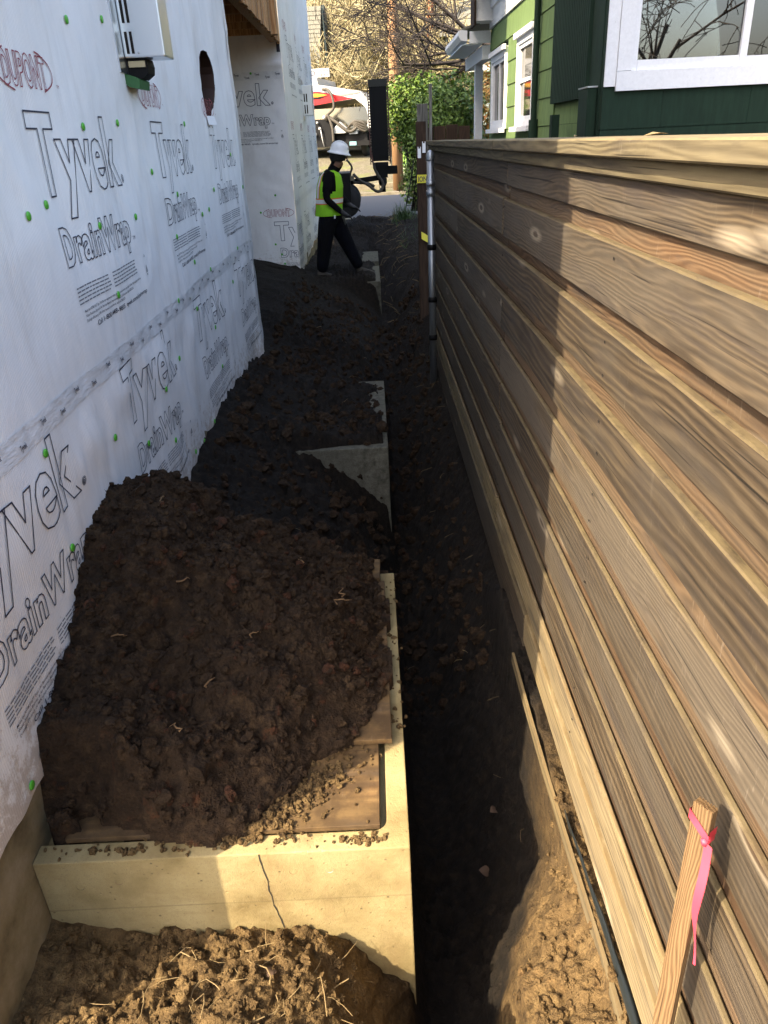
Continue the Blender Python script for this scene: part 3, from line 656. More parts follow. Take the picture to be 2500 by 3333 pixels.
for (x, z) in ((-1.3, .55), (-1.23, .42), (-1.45, .95), (-1.2, .30), (-1.39, 2.52), (-1.24, 1.15)):
    o = bpart('cap_nail', cap); o.location = (x, float(rw(x, z)) - .003, z); o.rotation_euler.z = -math.pi / 2

# ------------------------------------------------------------------ steel vent box on the wall
vb = empty('vent_box', (-.99, 3.6, 2.07)); tag(vb, 'stainless steel vent box with black slots on the white wrapped wall', 'vent box')
hm = bevel_mesh(MB().box(.005, .172, 0, .155, 0, .50).mesh('housing', M['steel']), .006, 2); link('housing', hm, None, vb)
for z0, z1 in ((.015, .092), (.122, .20), (.235, .31)):
    for x0 in (.018, .038): MB().box(x0, x0 + .011, -.002, .002, z0, z1).build('slot', M['black'], vb)
MB().box(-.006, .004, -.085, .24, -.055, .56).build('flange', M['steel'], vb)
el = MB().prism([(.0, -.06), (.055, -.075), (.085, -.055), (.09, -.028), (.085, -.002), (.0, -.002)], 'y', .02, .13); el.build('elbow', M['blacksteel'], vb)
MB().box(.012, .080, .012, .022, -.032, -.010).build('label_plate', M['cream'], vb)
gs = MB().prism([(-.005, -.055), (-.012, -.085), (.01, -.105), (.05, -.112), (.055, -.078), (.03, -.065)], 'y', -.02, .14); gs.build('gasket', M['greenplastic'], vb)
for (x, z) in ((.065, .018), (.05, .215)): MB().lathe([(0, .003), (.004, .002), (.005, 0)], 8, (x, -.0005, z), Matrix.Rotation(math.pi / 2, 3, 'X')).build('screw', M['galv'], vb)
vb2 = empty('vent_box', (-.99, 13.2, 2.12)); tag(vb2, 'small distant steel vent box on the far side wall near the truck', 'vent box')
link('housing', bevel_mesh(MB().box(0, .15, 0, .16, 0, .42).mesh('housing', M['steel']), .006, 2), None, vb2)
for z0, z1 in ((.03, .15), (.19, .30)):
    for x0 in (.02, .055): MB().box(x0, x0 + .018, -.003, .002, z0, z1).build('slot', M['black'], vb2)
MB().box(-.008, .003, -.08, .24, -.06, .48).build('flange', M['steel'], vb2)

# ------------------------------------------------------------------ concrete footings in the trench
M['mudcrete'] = soil_mat('muddy_concrete', (.035, .032, .021), (.13, .122, .092), (.20, .19, .145), None, 0, .003)
def footing(y0, y1, x0, x1, label, recess=True, bottom=-1.0, zt=0.0):
    r = empty('concrete_footing', (x1, y0, 0)); inv = Matrix.Translation((-x1, -y0, 0))
    tag(r, label, 'footing', 'concrete footings along the trench')
    def P(name, mb, mat, bev=.006):
        me = mb.mesh(name, mat); 
        if bev: bevel_mesh(me, bev, 2)
        o = link(name, me, None, r); o.matrix_parent_inverse = inv; return o
    if recess:
        f_, s_ = .062, .062
        rimm = MB()   # raised rim with a rounded inside corner
        c = .035; arc = [(x1 - s_ - c + c * math.sin(a), y0 + f_ + c - c * math.cos(a)) for a in np.linspace(0, math.pi / 2, 7)]
        poly = [(x0, y0), (x1, y0), (x1, y1), (x1 - s_, y1)] + [(px, py) for px, py in reversed(arc)] + [(x0, y0 + f_)]
        P('body', MB().box(x0, x1 - s_ - .002, y0 + f_ + .002, y1 - .002, bottom, zt - .035), M['concrete'], 0)
        rimm.prism(poly, 'z', bottom, zt); me = bevel_mesh(rimm.mesh('rim', M['concrete']), .004, 2); o = link('rim', me, None, r); o.matrix_parent_inverse = inv
    else: P('body', MB().box(x0, x1, y0, y1, bottom, zt), M['mudcrete'])
    return r, inv
fr, finv = footing(1.41, 2.85, -1.01, .02, 'big sunlit concrete footing block nearest the camera under the soil heap')
# crack, tie holes and rust spots on its front face
ck = MB(); rr = random.Random(3); px, pz = -.392, 0.0
pts = [(px, pz)]
for k in range(16): px += .0028 + rr.uniform(-.004, .004); pz -= .021; pts.append((px, pz))
for (a, b), (c, d) in zip(pts[:-1], pts[1:]):
    w = rr.uniform(.0009, .0022); ck.add([(a - w, 1.4088, b), (a + w, 1.4088, b), (c + w, 1.4088, d), (c - w, 1.4088, d)], [(0, 1, 2, 3)])
o = ck.build('crack', newmat('crack_shadow', (.02, .016, .01), 1), fr); o.matrix_parent_inverse = finv
for (x, z, m_) in ((-.305, -.075, M['root']), (-.205, -.075, M['galv']), (-.79, -.085, M['rustred']), (-.90, -.10, M['black'])):
    o = MB().lathe([(0, -.002), (.006, -.002), (.010, -.001), (.011, .0)], 10, (x, 1.4095, z), Matrix.Rotation(math.pi / 2, 3, 'X')).build('tie_hole', m_, fr, True); o.matrix_parent_inverse = finv
footing(4.37, 5.83, -1.01, .03, 'grey concrete footing with a triangular face showing above the dirt slope', recess=False)
footing(10.56, 12.0, -1.01, .07, 'far concrete footing the worker is standing on', recess=False)
footing(13.2, 14.5, -.9, .07, 'farthest concrete footing beyond the worker', recess=False, zt=-.10)

# plywood covers on the first footing
def ply(loc, sx, sy, rz, label, tilt=(0, 0)):
    o = link('plywood_sheet', cbox('plywood_sheet', sx, sy, .018, .0015, M['ply']), None, None, loc, (tilt[0], tilt[1], rz)); tag(o, label, 'plywood', 'plywood sheets on the first footing'); return o
ply((-.50, 1.66, .008), .88, .37, 0.0, 'muddy plywood sheet in the sun at the front corner of the footing', (0, 0))
ply((-.45, 2.25, .030), .86, .94, .006, 'large plywood sheet mostly under the heap with a bare reddish strip', (.004, 0))
ply((-.33, 2.80, .052), .58, .16, -.02, 'narrow grey plywood strip at the back edge of the footing')

# ------------------------------------------------------------------ soil heap on the first footing
Hw = pl([1.36, 1.41, 1.55, 1.72, 1.91, 2.06, 2.2, 2.35, 2.65, 2.9, 3.15, 3.4], [.0, .09, .15, .21, .30, .42, .55, .575, .52, .38, .22, .10])
hx = np.arange(-1.02, .0, .0058); hy = np.arange(1.4165, 3.45, .0058); HX, HY = np.meshgrid(hx, hy)
def heap_z(X, Y, detail=True):
    U = (X + 1.0) / .98
    H = Hw(Y)
    # ridge profile falls away from the wall, long shallow tail to the right
    s = np.interp(U, [0, .12, .25, .32, .5, .7, .85, 1.0], [1, .97, .86, .70, .50, .30, .14, .03])
    z = H * s
    # bare corner at the front right; the edge runs diagonally
    edge = (Y - 1.47) - (X + .42) * 1.05
    edge = np.minimum(edge, (Y - 1.485 + .03 * np.sin(X * 9)) * 2.2)
    cover = sstep(-.05, .22, edge + fbm(X * 7, Y * 7, 3, 12) * .16)
    right = sstep(-.01, .12, (-.005 - X) - np.where(Y < 1.80, .05, 0) + fbm(X * 9, Y * 6, 3, 18) * .12)
    z = z * cover * right
    back = np.interp(Y, [2.8, 3.0, 3.45], [0, .02, .28]); z = z - back * np.clip(U * 1.6, 0, 1) - np.where(Y > 2.87, sstep(2.87, 3.05, Y) * U * .55, 0)
    if detail:
        q = np.clip(z / .10, .12, 1)
        wx = X + fbm(X * 14, Y * 14, 2, 90) * .03; wy = Y + fbm(X * 14, Y * 14, 2, 95) * .03
        z = z + q * (clod(wx * 6.5, wy * 6.5, 31) * .058 + clod(wx * 15, wy * 15, 35) * .022 * (.4 + 1.6 * sstep(-.1, .2, fbm(X * 4, Y * 4, 2, 7))) + clod(wx * 40, wy * 40, 37) * .008 + fbm(X * 55, Y * 55, 3, 39, .65) * .016 - np.abs(fbm(X * 8, Y * 8, 3, 29)) * .05 - .018) + fbm(X * 2.6, Y * 2.6, 3, 23) * .09 * q
    return z, cover * right
hz, cov = heap_z(HX, HY)
base = np.where(HY < 2.86, .036, -.06); base = np.where((HY < 1.845) & (HX < .05), .014, base)
hz = hz + np.where(HY < 2.86, .036, .0)
hz = np.where((cov < .10) & (HY < 2.86), -.12, hz)
hz = np.where(HY < 1.43, -.14, hz)
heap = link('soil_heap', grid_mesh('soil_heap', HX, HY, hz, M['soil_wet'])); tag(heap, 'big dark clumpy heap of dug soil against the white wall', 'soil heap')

# loose clods, one mass
ico = bmesh.new(); bmesh.ops.create_icosphere(ico, subdivisions=2, radius=1)
IV = np.array([v.co[:] for v in ico.verts]); IF = [tuple(v.index for v in f.verts) for f in ico.faces]; ico.free()
ico = bmesh.new(); bmesh.ops.create_icosphere(ico, subdivisions=1, radius=1)
IV1 = np.array([v.co[:] for v in ico.verts]); IF1 = [tuple(v.index for v in f.verts) for f in ico.faces]; ico.free()
def lumps(name, spots, mat):
    V = []; F = []; n0 = 0
    for (x, y, z, r) in spots:
        iv, iff = (IV, IF) if r > .009 else (IV1, IF1)
        s = RNG.uniform(.65, 1.25, 3) * r; d = 1 + RNG.uniform(-.38, .34, len(iv))[:, None]
        rot = np.array(Matrix.Rotation(RNG.uniform(0, 6.28), 3, 'Z') @ Matrix.Rotation(RNG.uniform(0, 3), 3, 'X'))
        V.append((iv * d * s) @ rot.T + [x, y, z]); F.extend([tuple(i + n0 for i in f) for f in iff]); n0 += len(iv)
    me = bpy.data.meshes.new(name); me.from_pydata(np.concatenate(V).tolist(), [], F); me.materials.append(mat)
    return link(name, me)
sp = []
for k in range(6500):
    x = RNG.uniform(-1.0, -.03); y = RNG.uniform(1.47, 2.95); i = min(len(hy) - 1, int((y - 1.4165) / .0058)); j = min(len(hx) - 1, int((x + 1.02) / .0058)); z = hz[i, j]
    if z < .02: 
        continue
    r = .0025 + .017 * RNG.random() ** 4 + (.012 if RNG.random() < .012 else 0); sp.append((x, y, z + r * .2, r))
rc = [q for q in sp if RNG.random() < .05 and q[3] > .005]; rc = [(a, b, c, d * 1.15) for a, b, c, d in rc]
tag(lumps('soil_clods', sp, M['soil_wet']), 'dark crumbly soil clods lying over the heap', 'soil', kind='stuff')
tag(lumps('red_clay_lumps', rc, soil_mat('red_clay', (.02, .010, .006), (.06, .025, .012), (.105, .045, .021))), 'rusty red clay lumps among the dark soil of the heap', 'soil', kind='stuff')
sp = []
for k in range(1000):      # crumbs on the sunlit plywood and rim
    x = -.40 + .40 * RNG.random(); y = 1.42 + .42 * RNG.random(); d = (y - 1.47) - (x + .42) * 1.05
    if x > -.07 and RNG.random() < .75: continue
    if RNG.random() < math.exp(-max(0, -d) * 13): r = .0015 + .0085 * RNG.random() ** 3; sp.append((x, y, (.018 if (x < -.06 and y > 1.475) else .001) + r * .5, r))
for k in range(420):
    a_ = RNG.random(); x = -.40 + .22 * a_ + .035 * RNG.normal(); y = 1.485 + .235 * a_ - abs(.035 * RNG.normal()); r = .002 + .010 * RNG.random() ** 3; sp.append((x, max(y, 1.48), .018 + r * .5, r))
for k in range(60): sp.append((-.43 + .09 * RNG.normal(), 1.455 + .014 * RNG.normal(), .004 + .006 * RNG.random(), .004 + .008 * RNG.random() ** 2))
for k in range(70): sp.append((-.12 + .035 * RNG.normal(), 1.442 + .008 * RNG.normal(), .002, .003 + .006 * RNG.random() ** 2))
for k in range(46): sp.append((.0 + .016 * RNG.normal(), 1.85 + .95 * RNG.random(), .001, .004 + .008 * RNG.random() ** 2))
for k in range(60): sp.append((-.75 + .2 * RNG.normal(), 1.445 + .012 * RNG.normal(), .004, .004 + .008 * RNG.random() ** 2))
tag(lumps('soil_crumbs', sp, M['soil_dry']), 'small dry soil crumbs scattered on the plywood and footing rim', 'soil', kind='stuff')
sp = []
for k in range(8200):     # crumbs over the dug ground
    if k < 5000: x = RNG.uniform(-1.0, .5); y = RNG.uniform(.95, 1.70)
    else: x = RNG.uniform(-.95, .5); y = 2.9 + 7 * RNG.random() ** 1.3
    if 1.40 < y < 2.9 and x < .03: continue
    r = (.0018 + .0125 * RNG.random() ** 4.5) if y < 2 else (.006 + .034 * RNG.random() ** 3.5)
    sp.append((x, y, 0, r))
zz_ = ground_z(np.array([q[0] for q in sp]), np.array([q[1] for q in sp])); sp = [(a, b, float(z_) + d * .3, d) for (a, b, c, d), z_ in zip(sp, zz_)]
sp = [q for q in sp if not (q[1] < 1.7 and q[2] < -.42)]
A_ = [s for s in sp if s[1] < 1.7]; B_ = [s for s in sp if s[1] >= 1.7]
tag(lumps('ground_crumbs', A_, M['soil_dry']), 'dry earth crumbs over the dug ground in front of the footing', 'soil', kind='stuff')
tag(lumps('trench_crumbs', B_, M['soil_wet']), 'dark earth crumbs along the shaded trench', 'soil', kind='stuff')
# straw and root bits
st = MB()
def sliver(x, y, z, L, r, a=None, up=.15):
    a = RNG.uniform(0, 6.28) if a is None else a; d = Vector((math.cos(a), math.sin(a), RNG.uniform(-up, up))); p = Vector((x, y, z))
    b_ = Vector((RNG.normal(), RNG.normal(), abs(RNG.normal()) * .5)) * L * .13; st.tube([p - d * L / 2, p - d * L * .15 + b_ * .8, p + d * L * .2 + b_, p + d * L / 2 - b_ * .3], [r, r * .95, r * .8, r * .4], 4, mi=0)
for k in range(55): x = -.40 + .17 * RNG.normal(); y = 1.13 + .12 * RNG.normal(); y = min(y, 1.36); x = min(x, .0); sliver(x, y, gz(x, y) + .012, RNG.uniform(.02, .11), RNG.uniform(.0008, .002))
for k in range(50):
    y = 1.9 + 8 * RNG.random(); x = RNG.uniform(.28, .5) if RNG.random() < .75 else RNG.uniform(-.7, .1)
    if x < .03 and 1.4 < y < 3.0: continue
    sliver(x, y, gz(x, y) + .01, RNG.uniform(.03, .12), RNG.uniform(.0006, .0013) * (1 + y * .10), up=.6)
for k in range(70): y = RNG.uniform(9, 19); x = RNG.uniform(.1, .55); sliver(x, y, gz(x, y) + .03, RNG.uniform(.08, .3), .003, up=.8)
tag(st.build('straw', M['straw']), 'scattered straw and dead stalks on the soil', 'straw', kind='stuff')
rt = MB()
for (x, y, L, a) in ((-.19, 2.33, .07, 1.4), (-.2, 2.26, .05, .2), (-.58, 1.80, .06, 1.2), (-.7, 2.1, .05, .5), (-.34, 2.5, .05, 1.9), (-.62, 1.62, .03, 2.2), (-.85, 1.9, .03, .3), (-.45, 2.0, .04, 1.0), (-.8, 2.4, .04, 1.6)):
    z = float(heap_z(np.array([x]), np.array([y]))[0][0]) + .05
    p = [Vector((x + L * t * math.cos(a) + .008 * RNG.normal(), y + L * t * math.sin(a) + .008 * RNG.normal(), z + .01 * math.sin(t * 3))) for t in np.linspace(0, 1, 6)]; rt.tube(p, [.0032, .003, .0026, .002, .0015, .0008], 5)
tag(rt.build('roots', M['root']), 'thin pale roots sticking out of the soil heap', 'roots', kind='stuff')
def dead_leaf(x, y, s, rz, label):
    m_ = MB(); z = gz(x, y) + .015; n = 7
    vs = []
    for i in range(n):
        t_ = i / (n - 1); w = math.sin(math.pi * min(.98, t_ * .95 + .03)) * .42
        for sgn in (-1, 0, 1): vs.append(((t_ - .5) * s, sgn * w * s, .25 * s * abs(sgn) * w + .12 * s * math.sin(t_ * 4)))
    fs = [(i * 3 + j, i * 3 + j + 1, i * 3 + j + 4, i * 3 + j + 3) for i in range(n - 1) for j in range(2)]
    o = m_.add(vs, fs).build('dead_leaf', M['leafdead'], None, True, (x, y, z), (.2, .3, rz)); tag(o, label, 'leaf')
dead_leaf(.37, 2.12, .045, .6, 'curled brown dead leaf on the dark trench bank, the upper one')
dead_leaf(.31, 1.93, .05, -.2, 'curled brown dead leaf on the dark trench bank, the lower one')
dead_leaf(-.36, 1.22, .035, 1.2, 'small dry leaf on the sunlit dirt in front of the footing')

# ------------------------------------------------------------------ board fence on the right
XF = .53; FY0, FY1 = -.9, 7.18
fence = empty('board_fence', (XF, FY0, -.2)); finv2 = Matrix.Translation((-XF, -FY0, .2))
tag(fence, 'weathered horizontal board fence, half sunlit and half in shade', 'fence')
_bc = {}
def fboard(name, x0, x1, y0, y1, z0, z1, mat, wob=True):
    key = (name, round(x1 - x0, 4), round(y1 - y0, 3), round(z1 - z0, 4))
    if key not in _bc: _bc[key] = cbox(name, x1 - x0, y1 - y0, z1 - z0, .0035, mat)
    o = link(name, _bc[key], None, fence, ((x0 + x1) / 2, (y0 + y1) / 2, (z0 + z1) / 2)); o.matrix_parent_inverse = finv2
    if wob: o.rotation_euler = (random.uniform(-.0022, .0022), random.uniform(-.012, .012), random.uniform(-.0009, .0009))
    if o.data.materials[0] != mat: 
        o.material_slots[0].link = 'OBJECT'; o.material_slots[0].material = mat
    return o
BOARDS = [(.225, .366), (.412, .550), (.605, .745), (.800, .940), (.985, 1.122), (1.172, 1.308), (1.362, 1.496), (1.548, 1.668)]
J = [3.22, 4.95, 3.22, 3.24, 4.9, 3.2, 5.3, 3.22]
fboard('cap_rail', .494, .66, FY0, 3.318, 1.6675, 1.7030, M['cap'], False); fboard('cap_rail', .494, .66, 3.321, FY1 + .02, 1.6675, 1.7030, M['cap'], False)
fboard('trim_rail', .520, .552, FY0, 3.219, 1.628, 1.6655, M['cap'], False); fboard('trim_rail', .520, .552, 3.222, FY1, 1.628, 1.6655, M['cap'], False)
fboard('board', .541, .566, FY0, 3.219, 1.540, 1.626, M['board']); fboard('board', .541, .566, 3.222, FY1, 1.538, 1.626, M['board'])
prevb = .18
for i, (a, b) in enumerate(BOARDS):
    xo = random.uniform(-.003, .003)
    segs = [FY0, J[i], FY1] if i % 2 else [FY0, 3.22, J[i] if J[i] > 4 else 5.1, FY1]
    for s0, s1 in zip(segs[:-1], segs[1:]):
        dx = random.uniform(-.002, .002)
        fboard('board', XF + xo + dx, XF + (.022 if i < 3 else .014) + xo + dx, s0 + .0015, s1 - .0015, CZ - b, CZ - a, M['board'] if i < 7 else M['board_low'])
    for s0, s1 in ((FY0, 3.24), (3.243, FY1)):      # the board behind the gap
        fboard('back_board', XF + (.026 if i < 3 else .018), XF + .054, s0, s1, CZ - a - .045, CZ - prevb + .05, M['board_back'])
    prevb = b
fboard('board', XF - .006, XF + .030, FY0, 2.45, CZ - 1.825, CZ - 1.70, M['board_low']); fboard('board', XF - .004, XF + .032, 2.455, FY1, CZ - 1.93, CZ - 1.705, M['board'])  # far half in darker wood, the shade there put into its colour
fboard('back_board', XF + .036, XF + .056, FY0, FY1, CZ - 2.05, CZ - 1.62, M['board_back'])
nail_me = MB().lathe([(0, -.0012), (.0032, -.0010), (.0042, 0)], 8, M=Matrix.Rotation(-math.pi / 2, 3, 'Y')).mesh('nail', M['black'])
for i, (a, b) in enumerate(BOARDS):
    for y in (1.72, 3.19, 3.25, 5.3):
        for z in (a + .03, b - .03):
            if random.random() < .8: o = link('nail', nail_me, None, fence, (XF - .0045, y + random.uniform(-.012, .012), CZ - z)); o.matrix_parent_inverse = finv2
for y in (-.7, 1.7, 3.22, 5.3, 7.1): fboard('post', XF + .064, XF + .15, y - .045, y + .045, -.5, 1.664, M['board'], False)
# leaf and seed scraps lying on the cap rail
for (y, s_, rz) in ((1.62, .03, .3), (2.25, .012, 1.0)):
    m_ = MB().add([(-s_, 0, 0), (0, -s_ * .4, .004), (s_, 0, .002), (0, s_ * .4, .006)], [(0, 1, 2, 3)]).build('fallen_leaf', M['straw'], None, False, (.56, y, 1.706), (0, 0, rz))
    tag(m_, 'yellow dry leaf lying on the sunlit fence cap' if s_ > .02 else 'tiny seed scrap on the fence cap at the shadow edge', 'leaf')
# edging plank with black plastic at the foot of the fence
pk = MB(); ypts = np.linspace(.3, 2.4, 30)
vs = []; fs = []
for i, y in enumerate(ypts):
    x = .482 + .012 * math.sin(y * 2.1) - .02 * max(0, 1.2 - y); zt = -.135 + .012 * math.sin(y * 3.3)
    for (dx, z) in ((0, zt - .042), (0, zt), (.010, zt), (.010, zt - .042)): vs.append((x + dx, y, z))
for i in range(len(ypts) - 1):
    for j in range(4): a = i * 4 + j; b = i * 4 + (j + 1) % 4; fs.append((a, b, b + 4, a + 4))
tag(pk.add(vs, fs).build('edging_plank', M['board_low']), 'thin pale plank on edge at the foot of the fence', 'plank')
bp = MB(); ypts = np.linspace(.3, 1.62, 60); vs = []; fs = []; nn = 6
for i, y in enumerate(ypts):
    x = .499 + .012 * math.sin(y * 2.1) - .02 * max(0, 1.2 - y); w = .034 * (1 - .85 * sstep(.95, 1.6, np.array(y))) + .003 * math.sin(y * 31)
    for j in range(nn):
        t_ = j / (nn - 1); vs.append((x + t_ * w, y + .004 * math.sin(y * 60 + j), -.128 + .02 * math.sin(t_ * 3.1) + .005 * float(vn(np.array(y * 14.), np.array(t_ * 3), 3)) - .02 * t_))
for i in range(len(ypts) - 1):
    for j in range(nn - 1): a = i * nn + j; fs.append((a, a + 1, a + nn + 1, a + nn))
tag(bp.add(vs, fs).build('plastic_strip', M['blackplastic'], None, True), 'torn black plastic strip lying along the fence foot', 'plastic strip')
# survey stake with pink flagging
stk = empty('survey_stake', (.462, .80, .2)); tag(stk, 'wooden survey stake with pink ribbon leaning on the sunny fence', 'stake')
sm = MB(); W_, T_ = .032, .015; nt = 7
prof = [(-W_ / 2, -.75)] + [(W_ / 2, -.75)]
top = []
for k in range(nt * 2 + 1): top.append((W_ / 2 - W_ * k / (nt * 2), .582 + (.004 if k % 2 else 0)))
sm.prism(prof + top, 'x', -T_ / 2, T_ / 2); so = sm.build('shaft', M['stake'], stk, False); so.location = (0, 0, 0)
stk.rotation_euler = (-.02, .03, .62)
rb = MB(); z = .545
for k in range(5): rb.add([(-T_ / 2 - .003, -W_ / 2 - .003, .532 + 0), (T_ / 2 + .003, -W_ / 2 - .003, .532), (T_ / 2 + .003, -W_ / 2 - .003, .548), (-T_ / 2 - .003, -W_ / 2 - .003, .548)], [(0, 1, 2, 3)])
def loop(z0, z1, dz):
    c = [(-T_ / 2 - .0025, -W_ / 2 - .0025), (T_ / 2 + .0025, -W_ / 2 - .0025), (T_ / 2 + .0025, W_ / 2 + .0025), (-T_ / 2 - .0025, W_ / 2 + .0025)]
    v0 = [(p[0], p[1], z0 + dz * (p[1] > 0)) for p in c] + [(p[0], p[1], z1 + dz * (p[1] > 0)) for p in c]
    rb.add(v0, [(i, (i + 1) % 4, 4 + (i + 1) % 4, 4 + i) for i in range(4)])
loop(.520, .538, .03)
knot = MB().lathe([(0, -.006), (.005, -.005), (.0055, 0), (.0065, .004), (0, .006)], 6, (-T_ / 2 - .004, -W_ / 2 + .002, .525))
tail = []; fs = []
for i in range(14):
    t_ = i / 13; w = .0085 * (1 - .75 * t_); x = -T_ / 2 - .006 - .008 * math.sin(t_ * 5); y = -W_ / 2 - .004 - .012 * t_ - .004 * math.sin(t_ * 7); z = .525 - .27 * t_
    tail += [(x, y - w, z), (x + .005 * math.cos(t_ * 8), y + w, z)]
    if i: k = (i - 1) * 2; fs.append((k, k + 1, k + 3, k + 2))
rb.add(tail, fs); rb.v += []; r_ = rb.build('ribbon', M['pink'], stk, True); link('knot', knot.mesh('knot', M['pink'], True), None, r_)

# steel pipe standing at the end of the fence
pp = empty('steel_post', (.475, 6.45, -.3)); tag(pp, 'grey round steel post with coupling bands at the end of the fence', 'post')
MB().tube([(0, 0, 0), (0, 0, 1.895)], .030, 16).build('tube', M['galv'], pp, True)
MB().lathe([(.033, 1.87), (.034, 1.90), (.026, 1.925), (.008, 1.938), (0, 1.94)], 16).build('cap', M['galv'], pp, True)
for z in (1.70, 1.63, 1.22, .80, .48): MB().lathe([(.030, z - .022), (.037, z - .02), (.037, z + .02), (.030, z + .022)], 16).build('band', M['galv'] if z > 1.6 else M['blacksteel'], pp, True)
# old posts past the fence
op = empty('old_post', (.515, 8.2, -.1)); tag(op, 'dark brown timber post with two small white brackets past the fence end', 'post')
link('timber', cbox('timber', .095, .095, 1.98, .004, M['darkwood']), None, op, (0, 0, .98))
for dx, dz in ((-.022, 1.70), (.024, 1.745)): 
    b_ = MB().box(dx - .016, dx + .016, -.054, -.049, dz - .05, dz + .035); b_.box(dx - .016, dx - .008, -.054, -.049, dz + .035, dz + .05); b_.box(dx + .008, dx + .016, -.054, -.049, dz + .035, dz + .05)
    b_.build('bracket', M['whiteclean'], op)
ob = link('old_board', cbox('old_board', .115, .03, 2.2, .004, M['greywood']), None, None, (.585, 9.0, .95)); tag(ob, 'weathered grey upright board with ragged top behind the brown post', 'board')
ob2 = link('thin_stake', cbox('thin_stake', .03, .03, 2.5, .004, M['greywood']), None, None, (.615, 8.4, .95), (0, .012, 0)); tag(ob2, 'thin upright grey stick beside the brown post', 'stick')
of = empty('old_fence', (1.0, 9.6, 0)); tag(of, 'dark brown old board fence panel below the shrub', 'fence')
for k in range(4): link('board', cbox('board', .135, .02, 1.80 + .02 * (k % 3), .003, M['darkwood']), None, of, (-.32 + k * .14, .004 * (k % 2), .93))
# caution tape tied round the post
ct = empty('caution_tape', (.515, 8.13, .8)); tag(ct, 'yellow caution tape tied round the dark brown post', 'tape')
MB().box(-.05, .05, -.003, .003, .525, .60).build('upper_band', M['yellowtape'], ct)
tp = MB(); vs = []; fs = []
for i in range(10):
    t_ = i / 9; vs += [(.05 + .13 * t_, -.06 - 1.2 * t_ * .2, .60 - .10 * t_ - .03 * math.sin(3 * t_)), (.05 + .13 * t_, -.06 - 1.2 * t_ * .2, .525 - .06 * t_ - .03 * math.sin(3 * t_))]
    if i: k = (i - 1) * 2; fs.append((k, k + 1, k + 3, k + 2))
tp.add(vs, fs).build('upper_tail', M['yellowtape'], ct)
tp = MB(); vs = []; fs = []
for i in range(12):
    t_ = i / 11; vs += [(-.02 + .08 * t_, -.02, .07 - .05 * t_), (-.02 + .08 * t_, -.03, .0 - .05 * t_)]
    if i: k = (i - 1) * 2; fs.append((k, k + 1, k + 3, k + 2))
tp.add(vs, fs)
vs = []; fs = []
for i in range(12):
    t_ = i / 11; vs += [(.06 + .05 * t_, -.04 - .5 * t_ * .1, .0 - .75 * t_), (.085 + .05 * t_ + .01 * math.sin(6 * t_), -.05, .0 - .75 * t_)]
    if i: k = (i - 1) * 2; fs.append((k, k + 1, k + 3, k + 2))
tp.add(vs, fs).build('lower_tail', M['yellowtape'], ct)
co, fs_ = text_mesh('ION', .085, .046, bold=.02); me = bpy.data.meshes.new('lettering'); me.from_pydata(np.stack([co[:, 0] - .04, np.full(len(co), -.0045), co[:, 1] + .538], -1).tolist(), [], fs_); link('lettering', me, M['ink'], ct)

# ------------------------------------------------------------------ green house on the right
GXW = 2.09; GY0, GY1 = 7.52, 14.47
gh = empty('green_house', (GXW, GY0, 0)); ginv = Matrix.Translation((-GXW, -GY0, 0)); tag(gh, 'green sided house with peeling white window trim behind the fence', 'house')
def gp(name, mb, mat, parent=None, bev=0):
    me = mb.mesh(name, mat)
    if bev: bevel_mesh(me, bev)
    o = link(name, me, None, parent or gh)
    if parent is None: o.matrix_parent_inverse = ginv
    return o
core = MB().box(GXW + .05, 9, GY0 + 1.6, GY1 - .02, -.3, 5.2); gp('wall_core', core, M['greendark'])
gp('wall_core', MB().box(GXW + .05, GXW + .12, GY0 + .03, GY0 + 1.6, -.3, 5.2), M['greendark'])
WINS = [(10.60, 11.80, 1.80, 2.90), (12.70, 14.16, 1.80, 2.88)]
ZL = [.3, .62, .91, 1.20, 1.495, 1.79, 2.08, 2.37, 2.665, 2.96, 3.27]
rr = random.Random(11)
for a, b in zip(ZL[:-1], ZL[1:]):
    segs = [(9.50, GY1)]
    for (w0, w1, wz0, wz1) in WINS:
        if a < wz1 - .02 and b > wz0 + .02:
            segs = [q for s_ in segs for q in ((s_[0], min(s_[1], w0)), (max(s_[0], w1), s_[1])) if q[1] - q[0] > .01]
    for (s0, s1) in segs:
        y = s0
        while y < s1 - .02:
            L = min(s1 - y, rr.uniform(.6, 1.3)); 
            if s1 - y - L < .2: L = s1 - y
            t_ = .006; gp('siding_panel', MB().add([(GXW - .004, y, a + .004), (GXW + .05, y, a + .004), (GXW + .05, y, b - .002), (GXW + .008, y, b - .002), (GXW - .004, y + L - .003, a + .004), (GXW + .05, y + L - .003, a + .004), (GXW + .05, y + L - .003, b - .002), (GXW + .008, y + L - .003, b - .002)],
                [(0, 1, 2, 3), (7, 6, 5, 4), (0, 4, 5, 1), (1, 5, 6, 2), (2, 6, 7, 3), (3, 7, 4, 0)]), M['green']); y += L
for a, b in zip(ZL[:6], [.62, .91, 1.20, 1.495, 1.79, 2.02]): gp('siding_panel', MB().box(GXW + .02, GXW + .05, 8.0, 9.495, a + .004, b), M['green'])
# white frieze above
gp('frieze_board', MB().box(GXW - .02, GXW + .05, 7.7, GY1, 3.275, 3.9), M['whiteclean']); gp('frieze_molding', MB().box(GXW - .06, GXW - .018, 9.5, GY1, 3.52, 3.60), M['whiteclean'])
